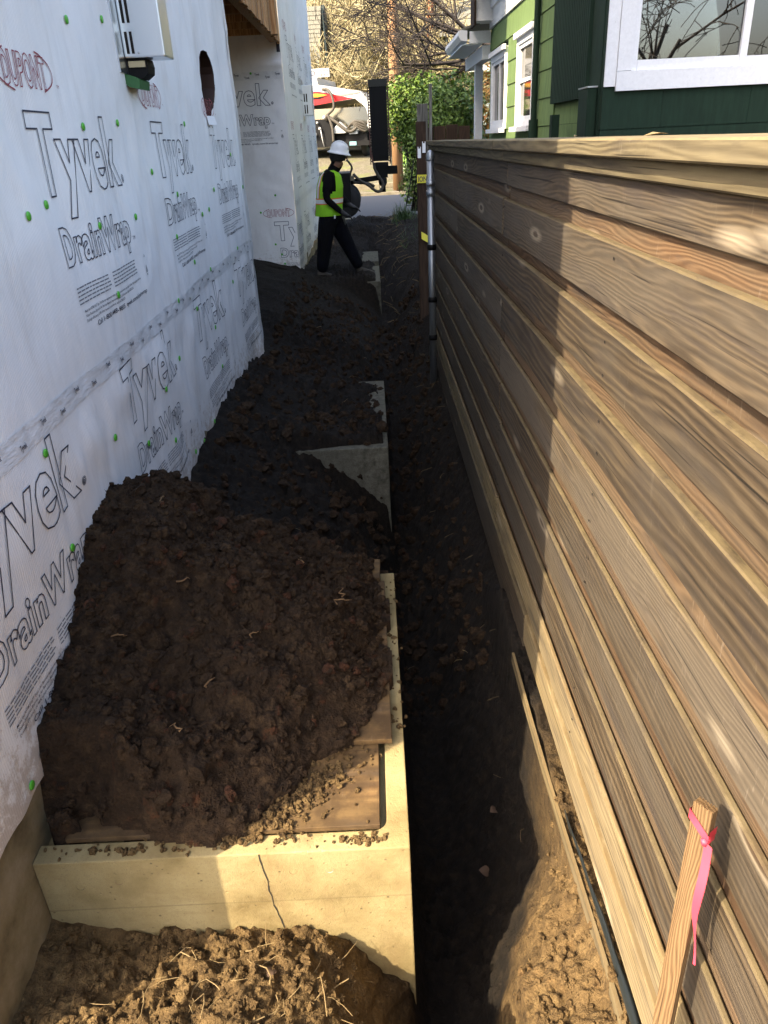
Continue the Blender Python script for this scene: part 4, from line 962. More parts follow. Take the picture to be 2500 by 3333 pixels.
# ribbed panel
rbm = MB(); nr = 22
pts = []
for k in range(nr):
    y0 = 7.98 + k * (9.50 - 7.98) / nr; w = (9.50 - 7.98) / nr
    pts += [(y0, -.045), (y0 + w * .62, -.045), (y0 + w * .68, -.012), (y0 + w * .94, -.012)]
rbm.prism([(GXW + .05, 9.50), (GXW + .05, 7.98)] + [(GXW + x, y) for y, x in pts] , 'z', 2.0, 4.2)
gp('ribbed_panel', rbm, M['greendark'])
gp('corner_board', MB().box(GXW - .012, GXW + .05, 7.60, 7.975, -.2, 4.2), M['greendark']); gp('corner_post', MB().box(GXW - .10, GXW - .014, 7.66, 7.98, .2, 2.06), M['greendark'], bev=.004)
gp('drip_cap', MB().box(GXW - .105, GXW - .010, 7.65, 7.99, 2.062, 2.075), M['galv'])
gp('vent_stub', MB().box(GXW - .18, GXW - .10, 8.72, 8.82, .2, 1.88), M['greendark'])
# downpipe
dp = MB().tube([(GXW - .05, 10.35, 3.9), (GXW - .05, 10.35, 1.86)], .038, 12); gp('downpipe', dp, M['greendark'])
gp('downpipe_shoe', MB().tube([(GXW - .05, 10.35, 1.87), (GXW - .05, 10.35, .2)], .058, 12), M['greendark'])
# -x side windows
def side_window(y0, y1, z0, z1, split):
    w = gp('window', MB().box(GXW - .03, GXW + .02, y0, y0 + .10, z0, z1).box(GXW - .03, GXW + .02, y1 - .10, y1, z0, z1).box(GXW - .03, GXW + .02, y0 + .10, y1 - .10, z1 - .12, z1).box(GXW - .03, GXW + .02, y0 + .10, y1 - .10, z0, z0 + .07), M['whitepaint'])
    gp('head_molding', MB().box(GXW - .075, GXW - .032, y0 - .03, y1 + .03, z1 - .045, z1 + .02), M['whitepaint'], w)
    gp('sill', MB().box(GXW - .10, GXW - .032, y0 - .04, y1 + .04, z0 - .05, z0 + .01), M['whitepaint'], w)
    sash = MB().box(GXW - .012, GXW + .03, y0 + .10, y0 + .15, z0 + .07, z1 - .12).box(GXW - .012, GXW + .03, y1 - .15, y1 - .10, z0 + .07, z1 - .12).box(GXW - .012, GXW + .03, y0 + .15, y1 - .15, z1 - .17, z1 - .12).box(GXW - .012, GXW + .03, y0 + .15, y1 - .15, z0 + .07, z0 + .13)
    if split == 'h': sash.box(GXW - .008, GXW + .03, y0 + .15, y1 - .15, (z0 + z1) / 2 - .02, (z0 + z1) / 2 + .02)
    else: sash.box(GXW - .008, GXW + .03, (y0 + y1) / 2 - .025, (y0 + y1) / 2 + .025, z0 + .13, z1 - .17)
    gp('sash', sash, M['whitepaint'], w); gp('pane', MB().box(GXW + .022, GXW + .027, y0 + .15, y1 - .15, z0 + .13, z1 - .17), M['glassdark'], w)
M['glassdark'] = newmat('dark_window_glass', (.012, .013, .016), .04); M['glassdark'].node_tree.nodes['Principled BSDF'].inputs['IOR'].default_value = 1.4
side_window(*WINS[0], 'h'); side_window(*WINS[1], 'v')
# camera-facing end wall with the big window opening
wx0, wx1, wz0, wz1 = 2.31, 5.2, 2.17, 3.6
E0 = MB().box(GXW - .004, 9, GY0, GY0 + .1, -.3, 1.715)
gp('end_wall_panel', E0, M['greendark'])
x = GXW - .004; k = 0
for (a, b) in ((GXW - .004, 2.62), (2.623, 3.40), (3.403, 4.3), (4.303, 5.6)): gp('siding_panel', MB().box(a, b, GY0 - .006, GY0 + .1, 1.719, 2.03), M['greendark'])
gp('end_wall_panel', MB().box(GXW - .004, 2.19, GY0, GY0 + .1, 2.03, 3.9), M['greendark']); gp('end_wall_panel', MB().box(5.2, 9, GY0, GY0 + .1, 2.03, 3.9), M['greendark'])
bw = gp('window', MB().box(2.19, 2.315, GY0 - .035, GY0 + .05, 2.172, 3.9), M['whitepaint'])
gp('outer_casing', MB().box(2.088, 2.186, GY0 - .022, GY0 + .05, 2.055, 3.9), M['whitepaint'], bw); gp('outer_casing', MB().box(5.1, 5.3, GY0 - .03, GY0 + .05, 2.172, 3.9), M['whitepaint'], bw)
gp('sill_board', MB().box(2.188, 5.35, GY0 - .045, GY0 + .05, 2.018, 2.168), M['whitepaint'], bw)
gp('sash', MB().box(2.318, 2.365, GY0 - .01, GY0 + .06, 2.17, 3.9).box(2.366, 3.25, GY0 - .012, GY0 + .05, 2.17, 2.248).box(3.312, 5.1, GY0 - .012, GY0 + .05, 2.17, 2.24).box(3.25, 3.311, GY0 - .022, GY0 + .06, 2.169, 3.9), M['whitepaint'], bw)
m = bpy.data.materials.new('clear_window_glass'); m.use_nodes = True; nt_ = m.node_tree; nt_.nodes.remove(nt_.nodes['Principled BSDF'])
tr = nt_.nodes.new('ShaderNodeBsdfTransparent'); gl = nt_.nodes.new('ShaderNodeBsdfGlossy'); gl.inputs['Roughness'].default_value = .01; fr_ = nt_.nodes.new('ShaderNodeFresnel'); fr_.inputs[0].default_value = 2.6; mx = nt_.nodes.new('ShaderNodeMixShader')
tr.inputs[0].default_value = (.75, .8, .8, 1)
nt_.links.new(fr_.outputs[0], mx.inputs[0]); nt_.links.new(tr.outputs[0], mx.inputs[1]); nt_.links.new(gl.outputs[0], mx.inputs[2]); nt_.links.new(mx.outputs[0], nt_.nodes['Material Output'].inputs[0]); M['clear'] = m
for (a, b) in ((2.366, 3.249), (3.312, 5.098)): gp('pane', MB().box(a, b, GY0 + .010, GY0 + .014, 2.245, 3.9), M['clear'], bw)
gp('room', MB().add([(2.2, GY0 + .1, 2.0), (5.3, GY0 + .1, 2.0), (5.3, GY0 + 1.55, 2.0), (2.2, GY0 + 1.55, 2.0), (2.2, GY0 + .1, 4.0), (5.3, GY0 + .1, 4.0), (5.3, GY0 + 1.55, 4.0), (2.2, GY0 + 1.55, 4.0)], [(0, 1, 2, 3), (4, 5, 6, 7), (1, 2, 6, 5), (2, 3, 7, 6), (3, 0, 4, 7)]), newmat('dim_room', (.03, .028, .025), .9))
gp('inner_sill', MB().box(2.25, 5.2, GY0 + .06, GY0 + .30, 2.20, 2.235), M['whiteclean'])
gp('roof', MB().prism([(GY0 - .5, 4.0), (GY0 - .5, 4.15), (GY1 + .4, 4.15), (GY1 + .4, 4.0)], 'x', GXW - .5, 9), M['shingle'])
def bottle(x, y, z, s, body, capm, label):
    r = empty('bottle', (x, y, z)); tag(r, label, 'bottle')
    MB().lathe([(0, 0), (.042 * s, 0), (.046 * s, .02), (.046 * s, .10 * s), (.03 * s, .135 * s), (.018 * s, .15 * s)], 14).build('body', body, r, True)
    MB().lathe([(.019 * s, .148 * s), (.021 * s, .15 * s), (.02 * s, .185 * s), (0, .186 * s)], 12).build('cap', capm, r, True)
bottle(3.39, GY0 + .12, 2.236, 1.05, M['whiteclean'], newmat('red_cap', (.6, .04, .04), .4), 'white bottle with red cap behind the right window pane')
bottle(3.16, GY0 + .12, 2.236, 1.1, newmat('blue_label', (.12, .28, .45), .4), M['whiteclean'], 'blue and white bottle inside the big window beside the mullion')
# porch at the far end of the green house
gp('porch_floor', MB().box(1.8, 5, GY1, 17.0, -.1, .35), M['kerb'])
gp('porch_post', MB().box(1.98, 2.12, 15.55, 15.69, .35, 2.86), M['whitepaint'], bev=.006)
gp('porch_beam', MB().box(1.96, 2.12, GY1 + .02, 16.9, 2.86, 3.06), M['whitepaint'])
gp('porch_soffit', MB().box(1.62, 1.955, GY1 + .02, 16.8, 3.07, 3.09), M['whitepaint']); gp('porch_fascia', MB().box(1.74, 2.09, GY1 - .04, GY1 + .015, 3.09, 3.26), M['whitepaint'])
gp('porch_roof', MB().prism([(1.6, 3.26), (1.6, 3.30), (5, 4.4), (5, 4.36)], 'y', GY1 - .05, 17), M['shingle'])
gt = MB().prism([(1.60, 3.28), (1.56, 3.27), (1.55, 3.20), (1.60, 3.13), (1.70, 3.12), (1.70, 3.27)], 'y', GY1 - .06, 16.75); gp('gutter', gt, M['whiteclean'])
ev = MB().box(1.80, 2.085, 14.1, 14.5, 3.36, 4.3); gp('eave_box', ev, M['whitepaint']); gp('eave_edge', MB().box(1.765, 1.797, 14.05, 14.52, 3.30, 4.3), M['darkwood'])

# ------------------------------------------------------------------ trees, shrubs, poles, far houses
def branch_tree(name, loc, mat, label, cat, group=None, height=4.5, stems=6, levels=4, spread=.55, r0=.05, seed=1, kids=(3, 5), droop=0.0, n=4, direction=None, minr=.006, seglen=None):
    rr = random.Random(seed); tm = MB(); cm = MB()
    def grow(p, d, L, r, lev):
        pts = [p]; rad = [r]; k = 4; q = Vector(p); dd = Vector(d)
        for i in range(k):
            dd = (dd + Vector((rr.uniform(-1, 1), rr.uniform(-1, 1), rr.uniform(-1, 1) + (.12 if lev < 2 else -droop))) * .20).normalized()
            q = q + dd * (L / k); pts.append(q.copy()); rad.append(max(minr, r * (1 - .55 * (i + 1) / k)))
        (tm if lev == 0 else cm).tube(pts, rad, n if lev < 2 else 3, caps=False)
        if lev + 1 < levels:
            for c in range(rr.randint(*kids)):
                t_ = rr.uniform(.3, 1.0); f = t_ * k; i = min(k - 1, int(f)); b = pts[i].lerp(pts[i + 1], f - i)
                s_ = Vector((rr.uniform(-1, 1), rr.uniform(-1, 1), rr.uniform(-.5, .8))).normalized()
                grow(b, (dd * .75 + s_ * .75).normalized(), L * rr.uniform(.5, .75), max(minr, rad[i] * .62), lev + 1)
    for s_ in range(stems):
        a = rr.uniform(0, 6.28); d = Vector((math.cos(a) * spread, math.sin(a) * spread, 1)).normalized() if direction is None else (Vector(direction) + Vector((rr.uniform(-1, 1), rr.uniform(-1, 1), rr.uniform(-1, 1))) * spread).normalized()
        grow(Vector((math.cos(a) * .15, math.sin(a) * .15, 0)), d, height * rr.uniform(.4, .6), r0 * rr.uniform(.7, 1.2), 0)
    r = empty(name, loc); tag(r, label, cat, group); tm.build('trunk', mat, r, True); cm.build('crown', mat, r, True); return r
spots = []
rr = random.Random(21)
for row, y0 in enumerate((45.5, 48.5, 52, 56.5, 62)):
    for k in range(5):
        spots.append((-3.4 + k * (2.0 + .18 * row) + rr.uniform(-.6, .6) + .4 * row, y0 + rr.uniform(-1.0, 1.0), row))
where = ['behind the truck, front row', 'behind the truck, second row', 'on the hillside, middle row', 'on the hillside, upper row', 'at the top of the hillside']
side = ['beside the shingled roof', 'second from the shingled roof', 'just left of the utility pole', 'just right of the utility pole', 'farthest towards the pale blue house']
protos = []
for i, (x, y, row) in enumerate(spots):
    z = float(base_h(np.array([x]), np.array([y]))[0]) - .1
    lab = 'pale bare bush ' + where[row] + ', ' + side[i % 5]
    if i < 6:
        r = branch_tree('bare_bush', (x, y, z), M['twig'], lab, 'bush', 'pale bare bushes on the hillside', height=6.0 + .5 * (i % 3), stems=11, levels=4, spread=.85, r0=.085, seed=100 + i, kids=(4, 6), minr=.020)
        protos.append(r)
    else:
        p = protos[i % 6]; r = p.copy(); COL.objects.link(r); r.location = (x, y, z); r.rotation_euler.z = rr.uniform(0, 6.28); s_ = rr.uniform(.9, 1.35); r.scale = (s_, s_, s_); r['label'] = lab
        for c in p.children: cc = c.copy(); COL.objects.link(cc); cc.parent = r

def leaf_cloud(blobs, nleaf, size, seed, shell=.55):
    g = np.random.default_rng(seed); V = []; F = []; n0 = 0
    tot = sum(b[3] * b[4] * b[5] for b in blobs)
    for (cx_, cy_, cz_, rx, ry, rz) in blobs:
        m_ = int(nleaf * rx * ry * rz / tot)
        for k in range(m_):
            d = g.normal(size=3); d /= np.linalg.norm(d); rad = (shell + (1 - shell) * g.random()) * (1 + .18 * float(vn(np.array(d[0] * 3 + cx_), np.array(d[1] * 3 + d[2] * 2), seed)) * 2)
            c = np.array([cx_, cy_, cz_]) + d * rad * np.array([rx, ry, rz])
            nrm = d + g.normal(size=3) * .7 + np.array([0, 0, .5]); nrm /= np.linalg.norm(nrm); t_ = np.cross(nrm, g.normal(size=3)); t_ /= np.linalg.norm(t_); b = np.cross(nrm, t_)
            s_ = size * g.uniform(.4, 1.5)
            V += [c - t_ * s_, c - b * s_ * .42 + nrm * s_ * .12, c + t_ * s_, c + b * s_ * .42 + nrm * s_ * .12]; F += [(n0, n0 + 1, n0 + 2), (n0, n0 + 2, n0 + 3)]; n0 += 4
    me = bpy.data.meshes.new('crown'); me.from_pydata([tuple(v) for v in V], [], F); me.update(); return me
def leafy(name, loc, blobs, nleaf, size, mat, label, cat, seed, trunk=None, shell=.55, tmat=None):
    r = empty(name, loc); tag(r, label, cat); link('crown', leaf_cloud(blobs, nleaf, size, seed, shell), mat, r)
    tm = MB(); rr = random.Random(seed)
    for (cx_, cy_, cz_, rx, ry, rz) in blobs:
        a = Vector((rr.uniform(-.1, .1), rr.uniform(-.1, .1), 0)); b = Vector((cx_, cy_, cz_)); mid = a.lerp(b, .5) + Vector((rr.uniform(-.1, .1), rr.uniform(-.1, .1), 0))
        tm.tube([a, mid, b], [trunk or .04, (trunk or .04) * .75, (trunk or .04) * .4], 7)
    tm.build('trunk', tmat or M['darktwig'], r, True); return r
leafy('laurel_shrub', (1.1, 20.3, .1), [(-.15, 0, 2.45, .55, .5, .55), (.35, .1, 2.55, .5, .5, .50), (-.25, .0, 1.95, .42, .4, .5), (.15, .1, 1.7, .55, .5, .6), (.45, .2, 2.0, .5, .5, .6), (-.42, 0, 2.25, .3, .3, .4), (.25, .1, 1.05, .55, .45, .6), (.1, 0, .6, .5, .4, .5)], 11000, .052, M['leaf'], 'sunlit glossy green shrub rising beside the utility pole', 'shrub', 5)
leafy('laurel_shrub', (1.75, 18.0, .1), [(0, 0, 2.1, .55, .6, .75), (-.35, .2, 1.9, .45, .5, .8), (.35, .1, 2.2, .45, .5, .6), (.1, 0, 1.2, .6, .5, .7), (.45, .1, 1.4, .4, .4, .7)], 8500, .050, M['leaf'], 'dark shaded green shrub next to the porch post', 'shrub', 6)
leafy('photinia_shrub', (2.75, 19.2, .1), [(0, 0, 2.1, .5, .5, .9), (.2, .1, 1.3, .5, .5, .8), (-.25, 0, 1.4, .35, .4, .8)], 3800, .050, M['leaforange'], 'orange and green shrub seen past the porch post', 'shrub', 8)
for i, (x, y, h, rx) in enumerate(((-4.2, 70, 10, 2.4), (-1.0, 74, 11.5, 2.8), (2.4, 72, 9.0, 2.2), (7.5, 76, 10, 3))):
    zb = float(base_h(np.array([x]), np.array([y]))[0]) - .5
    leafy('fir_tree', (x, y, zb), [(0, 0, h * .35, rx, rx, h * .26), (0, 0, h * .58, rx * .75, rx * .75, h * .24), (0, 0, h * .82, rx * .42, rx * .42, h * .2)], 2600, .22, M['leafdark'],
          'dark evergreen tree at the top of the hill, ' + ['above the shingled roof', 'above the truck', 'beside the utility pole top', 'above the pale blue house'][i], 'tree', 30 + i, trunk=.25, tmat=M['trunk'])
# bare dark tree whose twigs hang in from the right
branch_tree('bare_tree', (3.4, 21.5, 3.6), M['darktwig'], 'dark bare tree with twigs reaching in over the green shrubs', 'tree', height=4.6, stems=7, levels=5, spread=.42, r0=.055, seed=77, kids=(3, 5), direction=(-1, -.05, .10), minr=.007, droop=.25)
tb = MB().tube([(3.5, 21.5, -.1), (3.55, 21.5, 2), (3.4, 21.5, 3.7)], [.16, .13, .1], 10)
bt = [o for o in bpy.data.objects if o.name == 'bare_tree'][0]; o = tb.build('trunk', M['darktwig'], bt, True); o.matrix_parent_inverse = Matrix.Translation((-3.4, -21.5, -3.6))
# poles
def pole(x, y, r0, r1, h, mat, label, z0=-.1):
    r = empty('utility_pole', (x, y, z0)); tag(r, label, 'pole')
    MB().tube([(0, 0, 0), (-.02, 0, h * .5), (.0, 0, h)], [r0, (r0 + r1) / 2, r1], 20).build('shaft', mat, r, True)
    MB().bar((-1.2, -.02, h - .6), (1.2, -.02, h - .6), .1, .12).build('crossarm', mat, r)
    for dx in (-1.0, -.5, .5, 1.0): MB().lathe([(.02, 0), (.045, .03), (.03, .08), (.045, .1), (0, .14)], 10, (dx, -.02, h - .54)).build('insulator', M['galv'], r, True)
    return r
pole(1.045, 30.6, .205, .165, 10.5, M['pole'], 'thick brown wooden utility pole across the street')
tr_ = leafy('conifer_tree', (3.43, 45.0, 1.5), [(0, 0, 12, 2, 2, 2.2), (0, 0, 15, 1.4, 1.4, 2)], 1500, .25, M['leafdark'], 'tall conifer with a bare reddish trunk behind the twigs', 'tree', 50, trunk=.21, tmat=M['trunk'])
leafy('conifer_tree', (5.6, 52.0, 2.5), [(0, 0, 12, 2, 2, 2.2), (0, 0, 15, 1.4, 1.4, 2)], 1500, .25, M['leafdark'], 'second conifer trunk farther right near the porch eave', 'tree', 51, trunk=.2, tmat=M['trunk'])
wr = MB().tube([(-40, 33, 9.3), (-2.2, 33, 6.9), (1.0, 31, 6.2)], .012, 4); tag(wr.build('power_line', M['blacksteel']), 'thin dark service wire sagging to the utility pole', 'wire')
wr = MB().tube([(-4.5, 43, 3.2), (-1.2, 43, 6.0), (2, 42, 9)], .010, 4); tag(wr.build('guy_wire', M['blacksteel']), 'slanting thin cable rising from behind the truck', 'wire')
# house with shingled roof behind the truck
hs = empty('shingled_house', (-6, 45, 1.5)); tag(hs, 'distant house with grey shingle roof and dark gable left of the bushes', 'house'); hinv = Matrix.Translation((6, -45, -1.5))
def hp(name, mb, mat): o = mb.build(name, mat, hs); o.matrix_parent_inverse = hinv; return o
hp('wall', MB().box(-9, -2.1, 45.4, 52, 1, 5.2), M['gable'])
hp('gable', MB().prism([(45.0, 5.0), (52.0, 5.0), (48.5, 8.2), (45.55, 8.05)], 'x', -2.02, -1.95), M['gable'])
nrow = 15
for k in range(nrow):
    z0 = 5.05 + k * (7.95 - 5.05) / nrow; z1 = z0 + (7.95 - 5.05) / nrow; yy0 = 44.95 + (z0 - 5.05) * .12; xe = -2.22 + (z0 - 5.05) * .09 - .12 
    x = -3.6 - .1 * (k % 2)
    while x < xe - .02:
        L = min(.30, xe - x); hp('shingle', MB().add([(x, yy0 - .03, z0), (x + L - .012, yy0 - .03, z0), (x + L - .012, yy0 + .02, z1 + .02), (x, yy0 + .02, z1 + .02), (x, yy0 + .05, z0), (x + L - .012, yy0 + .05, z0)], [(0, 1, 2, 3), (0, 4, 5, 1)]), M['shingle']); x += L
hp('roof', MB().add([(-9, 45.0, 5.02), (-2.28, 45.0, 5.02), (-2.08, 45.35, 7.95), (-9, 45.35, 7.95), (-9, 52, 5), (-2.1, 52, 5)], [(0, 1, 2, 3), (3, 2, 5, 4)]), M['shingle'])
hp('barge_board', MB().bar((-1.92, 44.97, 4.95), (-2.06, 45.36, 8.0), .05, .10), M['gable'])
# pale blue house far right
bh = empty('blue_house', (6, 48, 1.8)); tag(bh, 'pale blue and white house glimpsed through the twigs beside the porch', 'house'); hinv = Matrix.Translation((-6, -48, -1.8))
def hp2(name, mb, mat): o = mb.build(name, mat, bh); o.matrix_parent_inverse = hinv; return o
hp2('wall', MB().box(4.1, 10, 44, 52, 1, 6.2), M['blueish']); hp2('roof', MB().prism([(43.5, 6.2), (52.5, 6.2), (48, 8.4)], 'x', 3.8, 10.3), M['shingle'])
hp2('porch', MB().box(5.1, 7.6, 42.2, 44, 4.55, 4.8), M['whiteclean']); hp2('porch_wall', MB().box(5.5, 7.6, 43.2, 43.9, 1.5, 4.5), M['whiteclean'])
hp2('window', MB().box(5.95, 6.6, 43.1, 43.19, 3.4, 4.2), M['glassdark']); hp2('window', MB().box(4.5, 4.95, 43.9, 43.99, 4.9, 5.8), M['glassdark'])
# strap-leaved plant, flowers, wall, handrail
gc = MB(); rr = random.Random(9)
for k in range(150):
    a = rr.uniform(0, 6.28); L = rr.uniform(.25, .50); b = rr.uniform(.05, .35); bx, by = rr.gauss(0, .10), rr.gauss(0, .12); w = .009; vs = []; fs = []
    for i in range(5):
        t_ = i / 4; p = Vector((bx + math.cos(a) * b * t_ ** 1.8, by + math.sin(a) * b * t_ ** 1.8, L * (t_ - .25 * t_ ** 3 * b / .35))); s_ = Vector((-math.sin(a), math.cos(a), 0)) * w * (1 - t_ * .9)
        vs += [p - s_, p + s_]
        if i: j = (i - 1) * 2; fs.append((j, j + 1, j + 3, j + 2))
    gc.add(vs, fs)
r = empty('strap_leaf_plant', (.64, 16.9, .14)); tag(r, 'clump of long green strap leaves at the end of the alley', 'plant'); gc.build('leaves', M['blade'], r)
gc2 = MB()
for k in range(260):
    a = rr.uniform(0, 6.28); L = rr.uniform(.06, .22); x = rr.uniform(.5, 1.3); y = rr.uniform(12.5, 19.5); z = .12 + rr.uniform(0, .04); d = Vector((math.cos(a), math.sin(a), 1.2)).normalized()
    gc2.tube([(x, y, z), Vector((x, y, z)) + d * L], [.005, .001], 3)
tag(gc2.build('weeds', M['blade']), 'weeds and dead stalks on the bank past the fence', 'weeds', kind='stuff')
leafy('flower_bush', (1.75, 32.2, .3), [(-.25, 0, .3, .35, .4, .26), (.2, 0, .32, .4, .4, .26), (.6, .1, .3, .4, .4, .28)], 2600, .035, M['flower'], 'low white flowering bush beside the utility pole', 'bush', 12)
rw_ = empty('retaining_wall', (2.2, 31.2, 0)); tag(rw_, 'low mossy block retaining wall beside the utility pole', 'wall')
for j in range(2):
    for k in range(10): link('block', cbox('block', .43, .25, .165, .012, M['kerb']), None, rw_, (-1.62 + k * .44 + .2 * (j % 2), .0, .02 + j * .17))
rw2 = empty('garden_kerb', (-2, 31.0, 0)); tag(rw2, 'low pale concrete edging along the foot of the gravel drive', 'kerb')
for k in range(4): link('block', cbox('block', .98, .22, .30, .02, M['kerb']), None, rw2, (-.55 + k * 1.0 - .6, 0, .12))
hr = empty('handrail', (.85, 18.2, .1)); tag(hr, 'thin black metal handrail leaning beside the strap leaf plant', 'handrail')
for dx in (0, .16): MB().tube([(-.12 + dx, 0, .05), (.14 + dx * .6, .1, 1.22)], .011, 8).build('rail', M['blacksteel'], hr, True)
for t_ in (.2, .45, .7): MB().tube([(-.12 + .26 * t_, .1 * t_, .05 + 1.17 * t_), (.04 + .196 * t_, .1 * t_, .05 + 1.17 * t_)], .008, 6).build('rung', M['blacksteel'], hr, True)

# ------------------------------------------------------------------ drill rig behind the worker
rig = empty('drill_rig', (.24, 17.4, 0)); tag(rig, 'tall black drilling mast with hoses on a small rig behind the worker', 'drill rig')
def rp(name, mb, mat, parent=None, smooth=False): return mb.build(name, mat, parent or rig, smooth)
mast = rp('mast', MB().box(-.185, .165, -.11, .12, 1.34, 2.74), M['blacksteel'])
rp('cap_plate', MB().add([(-.195, -.125, 2.70), (.175, -.125, 2.70), (.175, .13, 2.70), (-.195, .13, 2.70), (-.205, -.16, 2.83), (.185, -.16, 2.83), (.185, .13, 2.83), (-.205, .13, 2.83)], [(0, 1, 5, 4), (1, 2, 6, 5), (2, 3, 7, 6), (3, 0, 4, 7), (4, 5, 6, 7), (0, 3, 2, 1)]), newmat('worn_dark_steel', (.05, .05, .045), .5), mast)
for sx in (-1, 1):
    rp('side_rail', MB().box(sx * .205 - .020, sx * .205, -.10, .10, 1.28, 2.68), M['rustred'], mast)
    ch = MB()
    for k in range(26): ch.lathe([(0, -.018), (.012, -.018), (.012, .018), (0, .018)], 6, (sx * .185 - .01, -.112, 1.34 + k * .052), Matrix.Rotation(math.pi / 2, 3, 'Y'))
    c_ = rp('roller_chain', ch, newmat('worn_chain', (.10, .075, .06), .5, .6), mast); c_['kind'] = 'stuff'
hd = MB().box(-.12, .13, -.12, .14, 1.02, 1.30).box(.13, .34, -.06, .08, 1.08, 1.24).box(-.15, .15, -.14, -.121, 1.22, 1.32); rp('drive_head', hd, M['blacksteel'])
rp('motor', MB().lathe([(0, .86), (.065, .86), (.09, .92), (.09, 1.0), (.06, 1.03)], 16, (.02, 0, 0)), M['blacksteel'], None, True)
rp('ram', MB().tube([(.03, -.10, 1.02), (.03, -.10, .74)], .048, 12), M['blacksteel'], None, True)
rp('bracket', MB().prism([(-.20, 1.62), (-.15, 1.30), (-.12, 1.12), (-.17, 1.20), (-.22, 1.55)], 'y', -.12, -.05), M['rustred'])
rp('arm', MB().bar((-.75, .05, .95), (-.05, .05, 1.02), .12, .10), M['blacksteel'])
rp('chassis', MB().box(-1.7, -.66, -.4, .9, .55, 1.15), M['blacksteel'])
rp('control_seat', MB().box(-.84, -.58, -.38, -.2, 1.0, 1.09), M['kerb'])
for yy_ in (-.25, .65):
    wq = MB().lathe([(.12, -.09), (.30, -.09), (.33, -.06), (.33, .06), (.30, .09), (.12, .09)], 28, (-.80, yy_, .60), Matrix.Rotation(math.pi / 2, 3, 'X'))
    w_ = rp('wheel', wq, M['tyre'], None, True); rp('hub', MB().lathe([(0, -.05), (.12, -.05), (.12, .05), (0, .05)], 18, (-.80, yy_, .60), Matrix.Rotation(math.pi / 2, 3, 'X')), M['blacksteel'], w_)
rp('support_leg', MB().bar((-1.2, .2, .6), (-1.2, .2, 0), .1, .1), M['blacksteel'])
def hose(pts, r, name='hose'):
    P = [Vector(p) for p in pts]; out = []
    for i in range(len(P) - 1):
        a, b, c, d = P[max(0, i - 1)], P[i], P[i + 1], P[min(len(P) - 1, i + 2)]
        for t_ in np.linspace(0, 1, 7)[:-1]: out.append(.5 * ((2 * b) + (c - a) * t_ + (2 * a - 5 * b + 4 * c - d) * t_ * t_ + (3 * b - a - 3 * c + d) * t_ ** 3))
    out.append(P[-1]); rad = [r * (1 + .10 * math.sin(i * 1.7)) for i in range(len(out))]
    return rp(name, MB().tube(out, rad, 8), M['hose'], None, True)
hose([(-.60, -.15, 1.12), (-.45, -.18, .98), (-.30, -.2, .90), (-.16, -.22, .79), (-.08, -.22, .76), (0, -.2, .80), (.02, -.18, .92), (-.06, -.16, 1.05), (-.14, -.14, 1.2), (-.15, -.13, 1.32)], .030)
hose([(-.62, -.1, .96), (-.42, -.12, .93), (-.28, -.12, .92), (-.16, -.14, .86)], .026)
hose([(-.68, -.1, 1.1), (-.62, -.1, 1.25), (-.72, -.1, 1.4)], .022)

# ------------------------------------------------------------------ service truck on the drive
tk = empty('service_truck', (-1.2, 38, 1.15), -.22); tag(tk, 'white service truck with red side stripe parked across the street', 'truck')
def tp_(name, mb, mat, parent=None, smooth=False, bev=0):
    me = mb.mesh(name, mat, smooth)
    if bev: bevel_mesh(me, bev, 2)
    return link(name, me, None, parent or tk)
# local: rear faces -y, side faces +x ; the sloping white hood falls to the right
hoodp = [(-3.2, 3.25), (-1.0, 3.2), (-.95, 2.92), (.95, 2.58), (1.45, 2.10), (1.55, 1.62), (1.30, 1.60), (1.15, 1.95), (.70, 2.30), (-.6, 2.18), (-3.2, 1.98)]
body = tp_('hood', MB().prism(hoodp, 'y', 0, 3.2), M['truckwhite'])
tp_('red_panel', MB().prism([(-3.2, 2.70), (-.98, 2.66), (-.30, 2.52), (.35, 2.36), (.62, 2.31), (-1.0, 2.14), (-3.2, 2.02)], 'y', -.012, -.002), M['truckred'], body)
tp_('yellow_stripe', MB().prism([(-3.2, 2.60), (-1.0, 2.58), (-.55, 2.50), (-1.0, 2.44), (-3.2, 2.42)], 'y', -.024, -.014), M['truckyellow'], body)
tp_('black_stripe', MB().prism([(-3.2, 2.40), (-1.0, 2.43), (-.50, 2.47), (-.9, 2.36), (-3.2, 2.30)], 'y', -.020, -.015), M['blacksteel'], body)
tp_('grey_lip', MB().prism([(-.2, 2.48), (.95, 2.56), (.90, 2.50), (.1, 2.42)], 'y', -.02, -.013), newmat('grey_trim', (.22, .2, .18), .4), body)  # thin grey strip across the hood face
tp_('tank_panel', MB().box(-3.0, 1.2, .35, 3.0, 1.05, 1.98), M['chrome'])
tp_('frame', MB().box(-3.0, 1.4, .1, 3.0, .45, 1.05), M['blacksteel'], None, False)
tp_('bumper', MB().box(-3.0, 1.5, -.15, .1, .42, .62), M['blacksteel'])
tp_('pump_box', MB().prism([(-.35, .95), (.25, .95), (.30, 1.15), (.0, 1.42), (-.35, 1.10)], 'y', -.30, -.02), M['truckwhite'], None, False, .015)
tp_('step_box', MB().box(.42, .80, -.28, -.05, .90, 1.05), M['galv'])
tp_('licence_plate', MB().box(.38, .70, -.18, -.155, .44, .60), M['plate'])
fl = tp_('fender', MB().prism([(1.15, 2.15), (1.42, 2.0), (1.52, 1.60), (1.46, 1.10), (1.18, 1.10), (1.28, 1.55)], 'y', -.06, -.015), M['truckwhite'])
